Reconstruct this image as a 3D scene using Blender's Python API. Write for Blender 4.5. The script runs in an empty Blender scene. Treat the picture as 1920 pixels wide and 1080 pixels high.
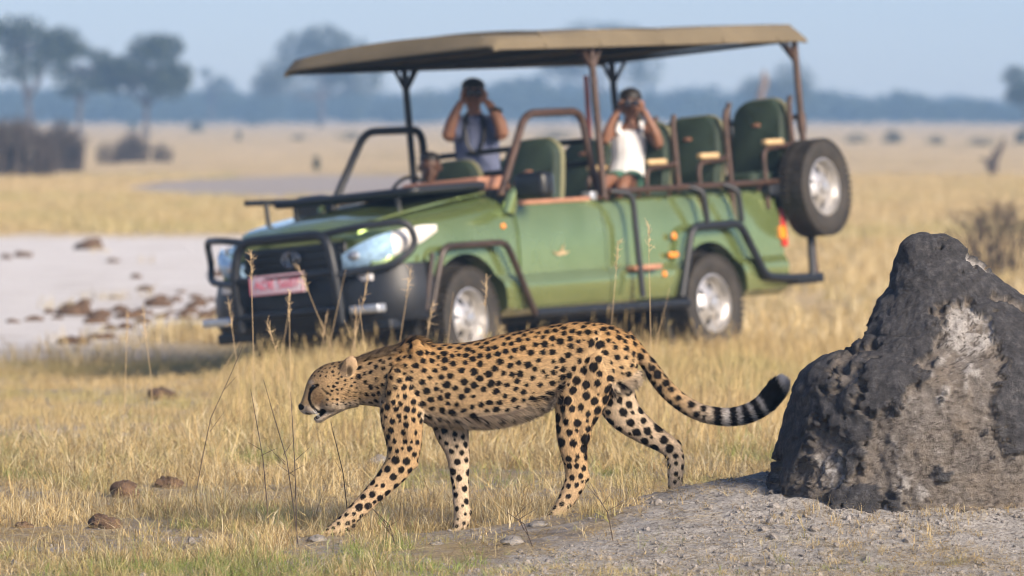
import bpy, bmesh, math, random
import numpy as np
from mathutils import Vector, Matrix, Euler

random.seed(7)
rng = np.random.default_rng(7)
scene = bpy.context.scene
COL = scene.collection
R = math.radians

# ------------------------------------------------------------------ camera
FPX, EYE, HORIZON = 11870.0, 1.85, 208.0        # focal length in photo pixels, eye height, horizon row
cam_data = bpy.data.cameras.new('camera')
cam_data.sensor_width = 36.0
cam_data.lens = 36.0 * FPX / 1920.0
cam_data.shift_y = (HORIZON - 540.0) / 1920.0
cam_data.clip_start = 0.5
cam_data.clip_end = 9000.0
cam_data.dof.use_dof = True
cam_data.dof.focus_distance = 25.95
cam_data.dof.aperture_fstop = cam_data.lens / 1000.0 / 0.050
cam = bpy.data.objects.new('camera', cam_data)
COL.objects.link(cam)
cam.location = (0, 0, EYE)
cam.rotation_euler = (R(90), 0, 0)
scene.camera = cam

# ------------------------------------------------------------------ sky and sun
SUN_EL = R(27.0)
SUN_AZ = R(137.0)          # compass bearing of the sun, clockwise from +Y (the view direction)
world = bpy.data.worlds.new('World')
scene.world = world
world.use_nodes = True
wn = world.node_tree
wn.nodes.clear()
sky = wn.nodes.new('ShaderNodeTexSky')
sky.sky_type = 'NISHITA'
sky.sun_disc = False
sky.sun_elevation = SUN_EL
sky.sun_rotation = SUN_AZ
sky.altitude = 900.0
sky.air_density = 0.82
sky.dust_density = 0.7
sky.ozone_density = 2.6
bg = wn.nodes.new('ShaderNodeBackground')
bg.inputs['Strength'].default_value = 0.070
wo = wn.nodes.new('ShaderNodeOutputWorld')
tintn = wn.nodes.new('ShaderNodeMix'); tintn.data_type = 'RGBA'; tintn.blend_type = 'MULTIPLY'
tintn.inputs['Factor'].default_value = 1.0
tintn.inputs['B'].default_value = (1.09, 0.965, 0.985, 1)
wn.links.new(sky.outputs[0], tintn.inputs['A'])
wn.links.new(tintn.outputs['Result'], bg.inputs[0])
wn.links.new(bg.outputs[0], wo.inputs[0])

sun_data = bpy.data.lights.new('sun', 'SUN')
sun_data.energy = 3.9
sun_data.angle = R(22.0)
sun_data.color = (1.0, 0.84, 0.66)
sun = bpy.data.objects.new('sun', sun_data)
COL.objects.link(sun)
sdir = Vector((math.sin(SUN_AZ) * math.cos(SUN_EL), math.cos(SUN_AZ) * math.cos(SUN_EL), math.sin(SUN_EL)))
sun.rotation_euler = sdir.to_track_quat('Z', 'Y').to_euler()
sun.location = (20, -10, 30)

vs = scene.view_settings
vs.view_transform = 'Standard'
vs.look = 'None'
vs.exposure = 1.2
vs.gamma = 1.0
vs.use_curve_mapping = False
scene.render.engine = 'CYCLES'
cy = scene.cycles
cy.use_denoising = True
try:
    cy.denoiser = 'OPENIMAGEDENOISE'
    cy.denoising_input_passes = 'RGB_ALBEDO_NORMAL'
except Exception:
    pass
cy.use_adaptive_sampling = True
cy.adaptive_threshold = 0.025
cy.filter_width = 1.05
cy.adaptive_min_samples = 24
cy.max_bounces = 5
cy.diffuse_bounces = 2
cy.glossy_bounces = 3
cy.transmission_bounces = 4
cy.transparent_max_bounces = 8
cy.volume_bounces = 0
cy.caustics_reflective = False
cy.caustics_refractive = False
cy.sample_clamp_indirect = 6.0

# ------------------------------------------------------------------ helpers
def sm(t):
    t = np.clip(t, 0.0, 1.0)
    return t * t * (3 - 2 * t)

def at(px, py, Y):
    """world point seen at a photo pixel, at distance Y in front of the camera"""
    return np.array([(px - 960.0) * Y / FPX, Y, EYE - (py - HORIZON) * Y / FPX])

def _hash(ix, iy, iz, seed):
    h = (ix.astype(np.int64) * 374761393 + iy.astype(np.int64) * 668265263 + iz.astype(np.int64) * 2147483647 + seed * 1274126177) & 0xFFFFFFFF
    h = ((h ^ (h >> 13)) * 1274126177) & 0xFFFFFFFF
    h = ((h ^ (h >> 16)) * 2246822519) & 0xFFFFFFFF
    return ((h ^ (h >> 15)) & 0xFFFFFF) / float(0xFFFFFF) * 2 - 1

def vnoise(p, seed=0):
    p = np.asarray(p, float)
    i = np.floor(p).astype(np.int64)
    f = p - i
    f = f * f * f * (f * (f * 6 - 15) + 10)
    out = 0
    for dx in (0, 1):
        wx = f[:, 0] if dx else 1 - f[:, 0]
        for dy in (0, 1):
            wy = f[:, 1] if dy else 1 - f[:, 1]
            for dz in (0, 1):
                wz = f[:, 2] if dz else 1 - f[:, 2]
                out = out + wx * wy * wz * _hash(i[:, 0] + dx, i[:, 1] + dy, i[:, 2] + dz, seed)
    return out

def fbm(p, octaves=4, seed=0, gain=0.5):
    p = np.asarray(p, float)
    a, s, tot = 1.0, 0.0, 0.0
    for k in range(octaves):
        s = s + a * vnoise(p * (2.03 ** k) + 17.3 * k, seed + k)
        tot += a
        a *= gain
    return s / tot

def noise2(x, y, freq, octaves=3, seed=0):
    return fbm(np.stack([np.asarray(x) * freq, np.asarray(y) * freq, np.zeros_like(np.asarray(x, float)) + 0.37], 1), octaves, seed)

def mesh_np(name, verts, faces, smooth=False):
    """faces: an (n,k) array or a list of such arrays"""
    me = bpy.data.meshes.new(name)
    verts = np.asarray(verts, np.float32)
    if isinstance(faces, np.ndarray):
        faces = [faces]
    faces = [np.asarray(f, np.int32) for f in faces if len(f)]
    nl = sum(f.size for f in faces)
    npoly = sum(len(f) for f in faces)
    me.vertices.add(len(verts))
    me.vertices.foreach_set('co', verts.ravel())
    me.loops.add(nl)
    me.polygons.add(npoly)
    me.loops.foreach_set('vertex_index', np.concatenate([f.ravel() for f in faces]))
    tot = np.concatenate([np.full(len(f), f.shape[1], np.int32) for f in faces])
    start = np.concatenate([[0], np.cumsum(tot)[:-1]]).astype(np.int32)
    me.polygons.foreach_set('loop_start', start)
    try:
        me.polygons.foreach_set('loop_total', tot)
    except Exception:
        pass
    if smooth:
        me.polygons.foreach_set('use_smooth', np.ones(npoly, bool))
    me.update(calc_edges=True)
    return me

def set_col(me, name, cols):
    a = me.color_attributes.new(name, 'FLOAT_COLOR', 'POINT')
    c = np.ones((len(me.vertices), 4), np.float32)
    c[:, :3] = cols
    a.data.foreach_set('color', c.ravel())

def set_f(me, name, vals):
    a = me.attributes.new(name, 'FLOAT', 'POINT')
    a.data.foreach_set('value', np.asarray(vals, np.float32))

def link(name, me, mat=None, parent=None):
    o = bpy.data.objects.new(name, me)
    COL.objects.link(o)
    if mat is not None and me is not None and not me.materials:
        me.materials.append(mat)
    if parent is not None:
        o.parent = parent
    return o

def tag(o, label=None, cat=None, group=None, kind=None):
    if label: o['label'] = label
    if cat: o['category'] = cat
    if group: o['group'] = group
    if kind: o['kind'] = kind
    return o

def empty(name, loc=(0, 0, 0), label=None, cat=None, group=None):
    o = bpy.data.objects.new(name, None)
    COL.objects.link(o)
    o.location = loc
    o.empty_display_size = 0.1
    return tag(o, label, cat, group)

class MB:
    """collects shapes into one mesh"""
    def __init__(s):
        s.v, s.f = [], []
    def add(s, verts, faces):
        b = len(s.v)
        s.v += [tuple(map(float, q)) for q in verts]
        s.f += [tuple(int(i) + b for i in q) for q in faces]
        return s
    def box(s, lo, hi, bev=0.0):
        x0, y0, z0 = lo; x1, y1, z1 = hi
        if bev <= 0:
            V = [(x0,y0,z0),(x1,y0,z0),(x1,y1,z0),(x0,y1,z0),(x0,y0,z1),(x1,y0,z1),(x1,y1,z1),(x0,y1,z1)]
            return s.add(V, [(0,3,2,1),(4,5,6,7),(0,1,5,4),(1,2,6,5),(2,3,7,6),(3,0,4,7)])
        bm = bmesh.new()
        bmesh.ops.create_cube(bm, size=1)
        for w in bm.verts:
            w.co = Vector(((x0+x1)/2 + w.co.x*(x1-x0), (y0+y1)/2 + w.co.y*(y1-y0), (z0+z1)/2 + w.co.z*(z1-z0)))
        bmesh.ops.bevel(bm, geom=bm.edges[:], offset=bev, segments=3, profile=0.5, affect='EDGES')
        bm.verts.index_update()
        s.add([w.co for w in bm.verts], [[w.index for w in f.verts] for f in bm.faces])
        bm.free()
        return s
    def loft(s, rings, cap=True, closed=True):
        n = len(rings[0])
        V = [p for r in rings for p in r]
        F = []
        for i in range(len(rings) - 1):
            for j in range(n if closed else n - 1):
                k = (j + 1) % n
                F.append((i*n+j, i*n+k, (i+1)*n+k, (i+1)*n+j))
        if cap:
            F.append(tuple(range(n - 1, -1, -1)))
            F.append(tuple((len(rings)-1)*n + j for j in range(n)))
        return s.add(V, F)
    def tube(s, pts, r, n=10, fillet=0.0, closed=False, cap=True):
        pts = [Vector(p) for p in pts]
        if not hasattr(r, '__len__') and fillet > 0:
            pts = fillet_path(pts, fillet)
        rr = list(r) if hasattr(r, '__len__') else [r] * len(pts)
        rings = []
        up = None
        m = len(pts)
        for i, p in enumerate(pts):
            if closed:
                t = (pts[(i+1) % m] - pts[i-1]).normalized()
            else:
                t = (pts[min(i+1, m-1)] - pts[max(i-1, 0)]).normalized()
            if up is None:
                a = Vector((0,0,1)) if abs(t.z) < 0.9 else Vector((1,0,0))
                up = (a - t * a.dot(t)).normalized()
            else:
                up = (up - t * up.dot(t)).normalized()
            sd = t.cross(up)
            rings.append([p + (up*math.cos(2*math.pi*j/n) + sd*math.sin(2*math.pi*j/n)) * rr[i] for j in range(n)])
        if closed:
            rings.append(rings[0])
            return s.loft(rings, cap=False)
        return s.loft(rings, cap=cap)
    def ellipsoid(s, c, r, seg=16, ring=10, M=None):
        rings = []
        for i in range(ring + 1):
            a = math.pi * (i + 0.02 * (i == 0) - 0.02 * (i == ring)) / ring
            row = []
            for j in range(seg):
                b = 2 * math.pi * j / seg
                q = Vector((r[0]*math.sin(a)*math.cos(b), r[1]*math.sin(a)*math.sin(b), -r[2]*math.cos(a)))
                if M is not None: q = M @ q
                row.append(Vector(c) + q)
            rings.append(row)
        return s.loft(rings)
    def lathe(s, prof, seg=36, axis='y', c=(0,0,0)):
        """profile of (radius, along-axis) pairs, closed loop"""
        rings = []
        for j in range(seg):
            a = 2 * math.pi * j / seg
            row = []
            for r_, h in prof:
                if axis == 'y': row.append((c[0] + r_*math.cos(a), c[1] + h, c[2] + r_*math.sin(a)))
                else: row.append((c[0] + r_*math.cos(a), c[1] + r_*math.sin(a), c[2] + h))
            rings.append(row)
        n = len(prof); V = [p for r in rings for p in r]; F = []
        for i in range(seg):
            for j in range(n):
                k = (j+1) % n; i2 = (i+1) % seg
                F.append((i*n+j, i2*n+j, i2*n+k, i*n+k))
        return s.add(V, F)
    def mesh(s, name, smooth=False):
        me = bpy.data.meshes.new(name)
        me.from_pydata(s.v, [], s.f)
        bm = bmesh.new(); bm.from_mesh(me)
        bmesh.ops.recalc_face_normals(bm, faces=bm.faces)
        bm.to_mesh(me); bm.free()
        if smooth:
            me.polygons.foreach_set('use_smooth', np.ones(len(me.polygons), bool))
            try: me.set_sharp_from_angle(angle=R(38))
            except Exception: pass
        me.update()
        return me
    def build(s, name, mat, parent=None, smooth=True):
        return link(name, s.mesh(name, smooth), mat, parent)

def fillet_path(pts, rad, seg=5):
    out = [pts[0]]
    for i in range(1, len(pts) - 1):
        a, b, c = pts[i-1], pts[i], pts[i+1]
        d1, d2 = (a - b), (c - b)
        l = min(rad, d1.length * 0.45, d2.length * 0.45)
        p, q = b + d1.normalized() * l, b + d2.normalized() * l
        for k in range(seg + 1):
            t = k / seg
            out.append(p.lerp(b, t).lerp(b.lerp(q, t), t))
    out.append(pts[-1])
    return out

def apply_mods(o):
    """bake an object's modifiers into its mesh"""
    dg = bpy.context.evaluated_depsgraph_get()
    ev = o.evaluated_get(dg)
    me = bpy.data.meshes.new_from_object(ev)
    o.modifiers.clear()
    old = o.data
    o.data = me
    bpy.data.meshes.remove(old)
    return o

def solidify(o, t, off=0.0):
    md = o.modifiers.new('s', 'SOLIDIFY'); md.thickness = t; md.offset = off
    apply_mods(o)
    o.data.set_sharp_from_angle(angle=R(35))
    return o

def voxel(o, size, smooth=6, factor=0.5):
    m = o.modifiers.new('r', 'REMESH'); m.mode = 'VOXEL'; m.voxel_size = size; m.use_smooth_shade = True
    if smooth:
        q = o.modifiers.new('s', 'SMOOTH'); q.factor = factor; q.iterations = smooth
    return apply_mods(o)

# ------------------------------------------------------------------ materials
def newmat(name):
    m = bpy.data.materials.new(name)
    m.use_nodes = True
    nt = m.node_tree
    b = nt.nodes['Principled BSDF']
    return m, nt, b

def L(nt, a, b): nt.links.new(a, b)

def simple(name, col, rough=0.5, metal=0.0, var=0.0, scale=8.0, bump=0.0, coat=0.0, spec=0.5, col2=None, bump_scale=None):
    m, nt, b = newmat(name)
    b.inputs['Base Color'].default_value = (*col, 1)
    b.inputs['Roughness'].default_value = rough
    b.inputs['Metallic'].default_value = metal
    b.inputs['Specular IOR Level'].default_value = spec
    if coat:
        b.inputs['Coat Weight'].default_value = coat
        b.inputs['Coat Roughness'].default_value = 0.06
    if var or bump or col2:
        tc = nt.nodes.new('ShaderNodeTexCoord')
        nz = nt.nodes.new('ShaderNodeTexNoise')
        nz.inputs['Scale'].default_value = scale
        nz.inputs['Detail'].default_value = 6
        nz.inputs['Roughness'].default_value = 0.62
        L(nt, tc.outputs['Object'], nz.inputs['Vector'])
        rp = nt.nodes.new('ShaderNodeValToRGB')
        rp.color_ramp.elements[0].position = 0.32
        rp.color_ramp.elements[1].position = 0.68
        c2 = col2 if col2 else tuple(min(1, c * (1 + var)) for c in col)
        c1 = col if col2 else tuple(c * (1 - var) for c in col)
        rp.color_ramp.elements[0].color = (*c1, 1)
        rp.color_ramp.elements[1].color = (*c2, 1)
        L(nt, nz.outputs[0], rp.inputs[0])
        L(nt, rp.outputs[0], b.inputs['Base Color'])
        if bump:
            bp = nt.nodes.new('ShaderNodeBump')
            bp.inputs['Strength'].default_value = bump
            bp.inputs['Distance'].default_value = 0.02
            src = nz
            if bump_scale:
                src = nt.nodes.new('ShaderNodeTexNoise')
                src.inputs['Scale'].default_value = bump_scale
                src.inputs['Detail'].default_value = 5
                L(nt, tc.outputs['Object'], src.inputs['Vector'])
            L(nt, src.outputs[0], bp.inputs['Height'])
            L(nt, bp.outputs[0], b.inputs['Normal'])
    return m

def attr_mat(name, attr, rough=0.8, translucent=0.0, spec=0.3, sheen=0.0, tint=None):
    m, nt, b = newmat(name)
    a = nt.nodes.new('ShaderNodeAttribute'); a.attribute_name = attr
    csock = a.outputs['Color']
    if tint:
        t = nt.nodes.new('ShaderNodeAttribute'); t.attribute_type = 'INSTANCER'; t.attribute_name = 'tint'
        mx = nt.nodes.new('ShaderNodeMix'); mx.data_type = 'RGBA'; mx.blend_type = 'MIX'
        L(nt, t.outputs['Fac'], mx.inputs['Factor'])
        L(nt, csock, mx.inputs['A'])
        mx.inputs['B'].default_value = (*tint, 1)
        t2 = nt.nodes.new('ShaderNodeAttribute'); t2.attribute_type = 'INSTANCER'; t2.attribute_name = 'val'
        ml = nt.nodes.new('ShaderNodeVectorMath'); ml.operation = 'SCALE'
        L(nt, mx.outputs['Result'], ml.inputs[0]); L(nt, t2.outputs['Fac'], ml.inputs['Scale'])
        csock = ml.outputs[0]
    L(nt, csock, b.inputs['Base Color'])
    b.inputs['Roughness'].default_value = rough
    b.inputs['Specular IOR Level'].default_value = spec
    if sheen:
        b.inputs['Sheen Weight'].default_value = sheen
    if translucent:
        tr = nt.nodes.new('ShaderNodeBsdfTranslucent')
        L(nt, csock, tr.inputs['Color'])
        ms = nt.nodes.new('ShaderNodeMixShader'); ms.inputs[0].default_value = translucent
        out = nt.nodes['Material Output']
        L(nt, b.outputs[0], ms.inputs[1]); L(nt, tr.outputs[0], ms.inputs[2])
        L(nt, ms.outputs[0], out.inputs['Surface'])
    return m

# ------------------------------------------------------------------ scatter of tiny stuff by geometry nodes
def scatter(name, pts, scl, rot, idx, sources, label, cat, tint=None, val=None):
    pts = np.asarray(pts, np.float32)
    n = len(pts)
    me = bpy.data.meshes.new(name)
    me.vertices.add(n)
    me.vertices.foreach_set('co', pts.ravel())
    a = me.attributes.new('scl', 'FLOAT_VECTOR', 'POINT'); a.data.foreach_set('vector', np.asarray(scl, np.float32).ravel())
    a = me.attributes.new('rot', 'FLOAT_VECTOR', 'POINT'); a.data.foreach_set('vector', np.asarray(rot, np.float32).ravel())
    a = me.attributes.new('idx', 'INT', 'POINT'); a.data.foreach_set('value', np.asarray(idx, np.int32))
    set_f(me, 'tint', tint if tint is not None else np.zeros(n))
    set_f(me, 'val', val if val is not None else np.ones(n))
    coll = bpy.data.collections.new(name + '_pieces')
    for s_ in sources:
        for c in list(s_.users_collection): c.objects.unlink(s_)
        coll.objects.link(s_)
    g = bpy.data.node_groups.new(name + '_nodes', 'GeometryNodeTree')
    g.interface.new_socket('Geometry', in_out='INPUT', socket_type='NodeSocketGeometry')
    g.interface.new_socket('Geometry', in_out='OUTPUT', socket_type='NodeSocketGeometry')
    gi = g.nodes.new('NodeGroupInput'); go = g.nodes.new('NodeGroupOutput')
    ci = g.nodes.new('GeometryNodeCollectionInfo')
    ci.inputs['Collection'].default_value = coll
    ci.inputs['Separate Children'].default_value = True
    ci.inputs['Reset Children'].default_value = True
    ip = g.nodes.new('GeometryNodeInstanceOnPoints')
    ip.inputs['Pick Instance'].default_value = True
    def na(nm, ty):
        q = g.nodes.new('GeometryNodeInputNamedAttribute'); q.data_type = ty
        q.inputs['Name'].default_value = nm
        return [o for o in q.outputs if o.enabled and o.name == 'Attribute'][0]
    g.links.new(gi.outputs[0], ip.inputs['Points'])
    g.links.new(ci.outputs[0], ip.inputs['Instance'])
    g.links.new(na('idx', 'INT'), ip.inputs['Instance Index'])
    g.links.new(na('rot', 'FLOAT_VECTOR'), ip.inputs['Rotation'])
    g.links.new(na('scl', 'FLOAT_VECTOR'), ip.inputs['Scale'])
    g.links.new(ip.outputs[0], go.inputs[0])
    o = link(name, me)
    md = o.modifiers.new('scatter', 'NODES'); md.node_group = g
    tag(o, label, cat, kind='stuff')
    return o
# ------------------------------------------------------------------ the lie of the land
TR_A = R(53.5)
TR_M = (Matrix.Rotation(math.pi + TR_A, 4, 'Z') @ Matrix.Rotation(R(1.4), 4, 'Y') @ Matrix.Rotation(R(5.3), 4, 'X'))
TR_O = Vector((-0.9588, 46.1597, -0.0956))
TR_LEFT = np.array([math.sin(TR_A), -math.cos(TR_A)])

def bank(x, y):
    hx = sm((x + 0.55) / 1.9) * (1 - sm((x - 2.6) / 2.0))
    return 0.30 * hx * sm((y - 23.9) / 2.0) * (1 - sm((y - 25.6) / 1.1))

def soil_foot(x, y):
    return sm((x + 0.9 - 0.35 * (y - 23.5)) / 1.3) * sm((y - 21.0) / 1.2) * (1 - sm((y - 25.9) / 0.8))

def gz(x, y, fine=True):
    x = np.asarray(x, float); y = np.asarray(y, float)
    z = 0.11 * (1 - sm((y - 30) / 12.0))
    d = (x - TR_O[0]) * TR_LEFT[0] + (y - TR_O[1]) * TR_LEFT[1]
    z = z - 0.15 * sm((0.62 - d) / 1.25) * sm((y - 35) / 7.0)
    b = bank(x, y)
    z = z + b
    if fine:
        near = 1 - sm((y - 40) / 40)
        z = z + near * 0.016 * noise2(x, y, 1.6, 3, 3)
        z = z + near * (0.006 + 0.020 * np.clip(b / 0.2, 0, 1)) * noise2(x, y, 7.0, 4, 5) + near * (0.004 + 0.013 * soil_foot(x, y)) * noise2(x, y, 16.0, 3, 8)
    return z

def pan_mask(x, y):
    """1 on the white pan, 0 outside"""
    n = noise2(x, y, 0.16, 4, 21)
    e = ((np.abs(x + 10.0) / 8.3) ** 4 + (np.abs(y - 75.5) / 26.5) ** 4) ** .25
    return 1 - sm((e + 0.15 * n - 0.90) / 0.16)

def soil_mask(x, y):
    """bare grey crumbly soil round the termite mound"""
    n = noise2(x, y, 1.1, 4, 31)
    b = soil_foot(x, y)
    return sm((b + 0.5 * n - 0.36) / 0.3)

# grid lines: dense where the camera looks close, coarse far off
ys = np.concatenate([np.linspace(-60, 15, 12)[:-1], np.linspace(15, 22, 30)[:-1], np.arange(22, 29, 0.026), np.arange(29, 60, 0.13),
                     60 * 1.045 ** np.arange(0, 74)])
xc = np.arange(-2.9, 3.3, 0.027)
go = 0.05 * 1.11 ** np.arange(1, 96)
gcum = np.cumsum(go); gcum = gcum[gcum < 850]
xs = np.concatenate([(xc[0] - gcum)[::-1], xc, xc[-1] + gcum])
gx, gy = np.meshgrid(xs, ys)
V = np.stack([gx.ravel(), gy.ravel(), gz(gx.ravel(), gy.ravel())], 1)
ny, nx = gx.shape
ii = (np.arange(ny - 1)[:, None] * nx + np.arange(nx - 1)[None, :]).ravel()
F = np.stack([ii, ii + 1, ii + nx + 1, ii + nx], 1)
gm = mesh_np('ground', V, F, smooth=True)
set_f(gm, 'pan', pan_mask(V[:, 0], V[:, 1]))
set_f(gm, 'soil', soil_mask(V[:, 0], V[:, 1]))

def ground_material():
    m, nt, b = newmat('ground_soil_and_straw')
    N = nt.nodes.new
    geo = N('ShaderNodeNewGeometry')
    def noise(scale, detail=5, rough=0.6, vec=None):
        t = N('ShaderNodeTexNoise'); t.inputs['Scale'].default_value = scale; t.inputs['Detail'].default_value = detail
        t.inputs['Roughness'].default_value = rough
        L(nt, vec if vec is not None else geo.outputs['Position'], t.inputs['Vector'])
        return t.outputs[0]
    def ramp(src, stops):
        r = N('ShaderNodeValToRGB'); e = r.color_ramp.elements
        e[0].position, e[0].color = stops[0][0], (*stops[0][1], 1)
        e[1].position, e[1].color = stops[-1][0], (*stops[-1][1], 1)
        for p, c in stops[1:-1]:
            q = e.new(p); q.color = (*c, 1)
        L(nt, src, r.inputs[0]); return r.outputs[0]
    def mix(f, a, c):
        x = N('ShaderNodeMix'); x.data_type = 'RGBA'
        L(nt, f, x.inputs['Factor']); L(nt, a, x.inputs['A']); L(nt, c, x.inputs['B'])
        return x.outputs['Result']
    def attr(n):
        a = N('ShaderNodeAttribute'); a.attribute_name = n; return a.outputs['Fac']
    def math_(op, a, c):
        x = N('ShaderNodeMath'); x.operation = op; x.use_clamp = True
        for i, s in enumerate((a, c)):
            if isinstance(s, (int, float)): x.inputs[i].default_value = s
            else: L(nt, s, x.inputs[i])
        return x.outputs[0]
    # grey soil between the tufts, with litter
    soil = ramp(noise(9, 8, 0.7), [(0.25, (0.13, 0.12, 0.115)), (0.48, (0.30, 0.285, 0.285)), (0.62, (0.45, 0.435, 0.43)), (0.8, (0.27, 0.24, 0.19))])
    crumbs = ramp(noise(60, 6, 0.7), [(0.33, (0.15, 0.14, 0.132)), (0.48, (0.46, 0.44, 0.425)), (0.68, (0.70, 0.685, 0.67))])
    grey = mix(attr('soil'), soil, crumbs)
    # trampled straw litter
    straw = ramp(noise(30, 6, 0.7), [(0.3, (0.28, 0.21, 0.11)), (0.55, (0.50, 0.39, 0.21)), (0.75, (0.62, 0.51, 0.31))])
    lit = math_('MULTIPLY', math_('SUBTRACT', 1.0, attr('soil')), ramp(noise(2.2, 5), [(0.44, (0.05,)*3), (0.62, (0.70,)*3)]))
    near = mix(lit, grey, straw)
    # far plain: dry straw grass in broad drifts stretched across the view
    mp = N('ShaderNodeMapping'); mp.inputs['Scale'].default_value = (1.0, 0.33, 1.0)
    L(nt, geo.outputs['Position'], mp.inputs['Vector'])
    drift = ramp(noise(0.12, 6, 0.62, mp.outputs[0]), [(0.30, (0.38, 0.31, 0.17)), (0.45, (0.56, 0.44, 0.25)), (0.58, (0.62, 0.49, 0.30)), (0.75, (0.50, 0.42, 0.30))])
    fine_ = ramp(noise(0.9, 6, 0.7, mp.outputs[0]), [(0.34, (0.70, 0.66, 0.60)), (0.52, (1.0, 1.0, 1.0)), (0.70, (1.12, 1.08, 1.02))])
    mm = N('ShaderNodeMix'); mm.data_type = 'RGBA'; mm.blend_type = 'MULTIPLY'; mm.inputs['Factor'].default_value = 1.0
    L(nt, drift, mm.inputs['A']); L(nt, fine_, mm.inputs['B']); drift = mm.outputs['Result']
    spl = N('ShaderNodeSeparateXYZ'); L(nt, geo.outputs['Position'], spl.inputs[0])
    def rng_(a, c):
        r_ = N('ShaderNodeMapRange'); r_.interpolation_type = 'SMOOTHSTEP'
        r_.inputs['From Min'].default_value = a; r_.inputs['From Max'].default_value = c
        L(nt, spl.outputs['Y'], r_.inputs['Value']); return r_.outputs['Result']
    far = rng_(34.0, 60.0)
    colr = mix(far, near, drift)
    # a bare grey clearing further off
    ex = math_('ABSOLUTE', N('ShaderNodeMath').outputs[0], 0.0)
    dd = N('ShaderNodeVectorMath'); dd.operation = 'SUBTRACT'; dd.inputs[1].default_value = (-4.6, 168, 0)
    L(nt, geo.outputs['Position'], dd.inputs[0])
    ds = N('ShaderNodeVectorMath'); ds.operation = 'MULTIPLY'; ds.inputs[1].default_value = (1 / 6.2, 1 / 30.0, 0)
    L(nt, dd.outputs[0], ds.inputs[0])
    ln = N('ShaderNodeVectorMath'); ln.operation = 'LENGTH'; L(nt, ds.outputs[0], ln.inputs[0])
    wob = N('ShaderNodeMath'); wob.operation = 'MULTIPLY_ADD'; wob.inputs[1].default_value = 0.7
    L(nt, noise(0.2, 4, 0.6, mp.outputs[0]), wob.inputs[0]); L(nt, ln.outputs['Value'], wob.inputs[2])
    cl = N('ShaderNodeMapRange'); cl.inputs['From Min'].default_value = 1.5; cl.inputs['From Max'].default_value = 1.15
    L(nt, wob.outputs[0], cl.inputs['Value'])
    clear = N('ShaderNodeRGB'); clear.outputs[0].default_value = (0.38, 0.345, 0.325, 1)
    colr = mix(cl.outputs['Result'], colr, clear.outputs[0])
    # a band of greener grass, and the paler dusty strip beyond it
    white = ramp(noise(0.9, 7, 0.65), [(0.3, (0.55, 0.52, 0.50)), (0.45, (0.74, 0.72, 0.71)), (0.7, (0.82, 0.81, 0.81))])
    colr = mix(attr('pan'), colr, white)
    L(nt, colr, b.inputs['Base Color'])
    b.inputs['Roughness'].default_value = 0.95
    b.inputs['Specular IOR Level'].default_value = 0.15
    bp = N('ShaderNodeBump'); bp.inputs['Strength'].default_value = 1.0; bp.inputs['Distance'].default_value = 0.035
    L(nt, noise(45, 8, 0.75), bp.inputs['Height'])
    L(nt, bp.outputs[0], b.inputs['Normal'])
    return m
ground = link('ground', gm, ground_material())
tag(ground, 'dry grassland plain with grey soil and a white salt pan', kind='structure')

# ------------------------------------------------------------------ the dusty air over the plain
HZ = MB().box((-900, -70, -4), (900, 1600, 42))
hz_mat = bpy.data.materials.new('dusty_air'); hz_mat.use_nodes = True
hn = hz_mat.node_tree; hn.nodes.clear()
hv = hn.nodes.new('ShaderNodeVolumePrincipled'); ho = hn.nodes.new('ShaderNodeOutputMaterial')
hv.inputs['Color'].default_value = (0.36, 0.62, 1.0, 1)
hv.inputs['Density'].default_value = 0.00075
hv.inputs['Anisotropy'].default_value = 0.0
hn.links.new(hv.outputs[0], ho.inputs['Volume'])
haze = HZ.build('haze', hz_mat, smooth=False)
tag(haze, 'thin bluish haze lying over the whole plain', 'haze', kind='stuff')
# ------------------------------------------------------------------ the open safari truck
# local axes: +X forward from the front axle, +Y to the truck's left (towards the camera), +Z up
def truck_paint():
    m, nt, b = newmat('green_truck_paint')
    tc = nt.nodes.new('ShaderNodeTexCoord')
    nz = nt.nodes.new('ShaderNodeTexNoise'); nz.inputs['Scale'].default_value = 3.0; nz.inputs['Detail'].default_value = 8
    L(nt, tc.outputs['Object'], nz.inputs['Vector'])
    rp = nt.nodes.new('ShaderNodeValToRGB')
    rp.color_ramp.elements[0].color = (0.21, 0.29, 0.105, 1); rp.color_ramp.elements[0].position = 0.35
    rp.color_ramp.elements[1].color = (0.26, 0.345, 0.14, 1); rp.color_ramp.elements[1].position = 0.65
    L(nt, nz.outputs[0], rp.inputs[0])
    # dust settled low on the body
    sp = nt.nodes.new('ShaderNodeSeparateXYZ'); L(nt, tc.outputs['Object'], sp.inputs[0])
    mr = nt.nodes.new('ShaderNodeMapRange'); mr.inputs['From Min'].default_value = 0.75; mr.inputs['From Max'].default_value = 0.35
    mr.inputs['To Max'].default_value = 0.22
    L(nt, sp.outputs['Z'], mr.inputs['Value'])
    mx = nt.nodes.new('ShaderNodeMix'); mx.data_type = 'RGBA'
    L(nt, mr.outputs[0], mx.inputs['Factor']); L(nt, rp.outputs[0], mx.inputs['A']); mx.inputs['B'].default_value = (0.30, 0.25, 0.17, 1)
    L(nt, mx.outputs['Result'], b.inputs['Base Color'])
    b.inputs['Roughness'].default_value = 0.15
    b.inputs['Metallic'].default_value = 0.62
    b.inputs['Coat Weight'].default_value = 1.0
    b.inputs['Coat Roughness'].default_value = 0.07
    return m
PAINT = truck_paint()
BLACKP = simple('black_plastic', (0.010, 0.012, 0.015), 0.40, var=0.25, scale=20)
BLACKM = simple('dark_powder_coat', (0.010, 0.013, 0.019), 0.48, var=0.2, scale=15)
RUST = simple('rusty_brown_tube', (0.040, 0.026, 0.021), 0.42, metal=0.2, scale=14, col2=(0.095, 0.055, 0.040))
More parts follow.
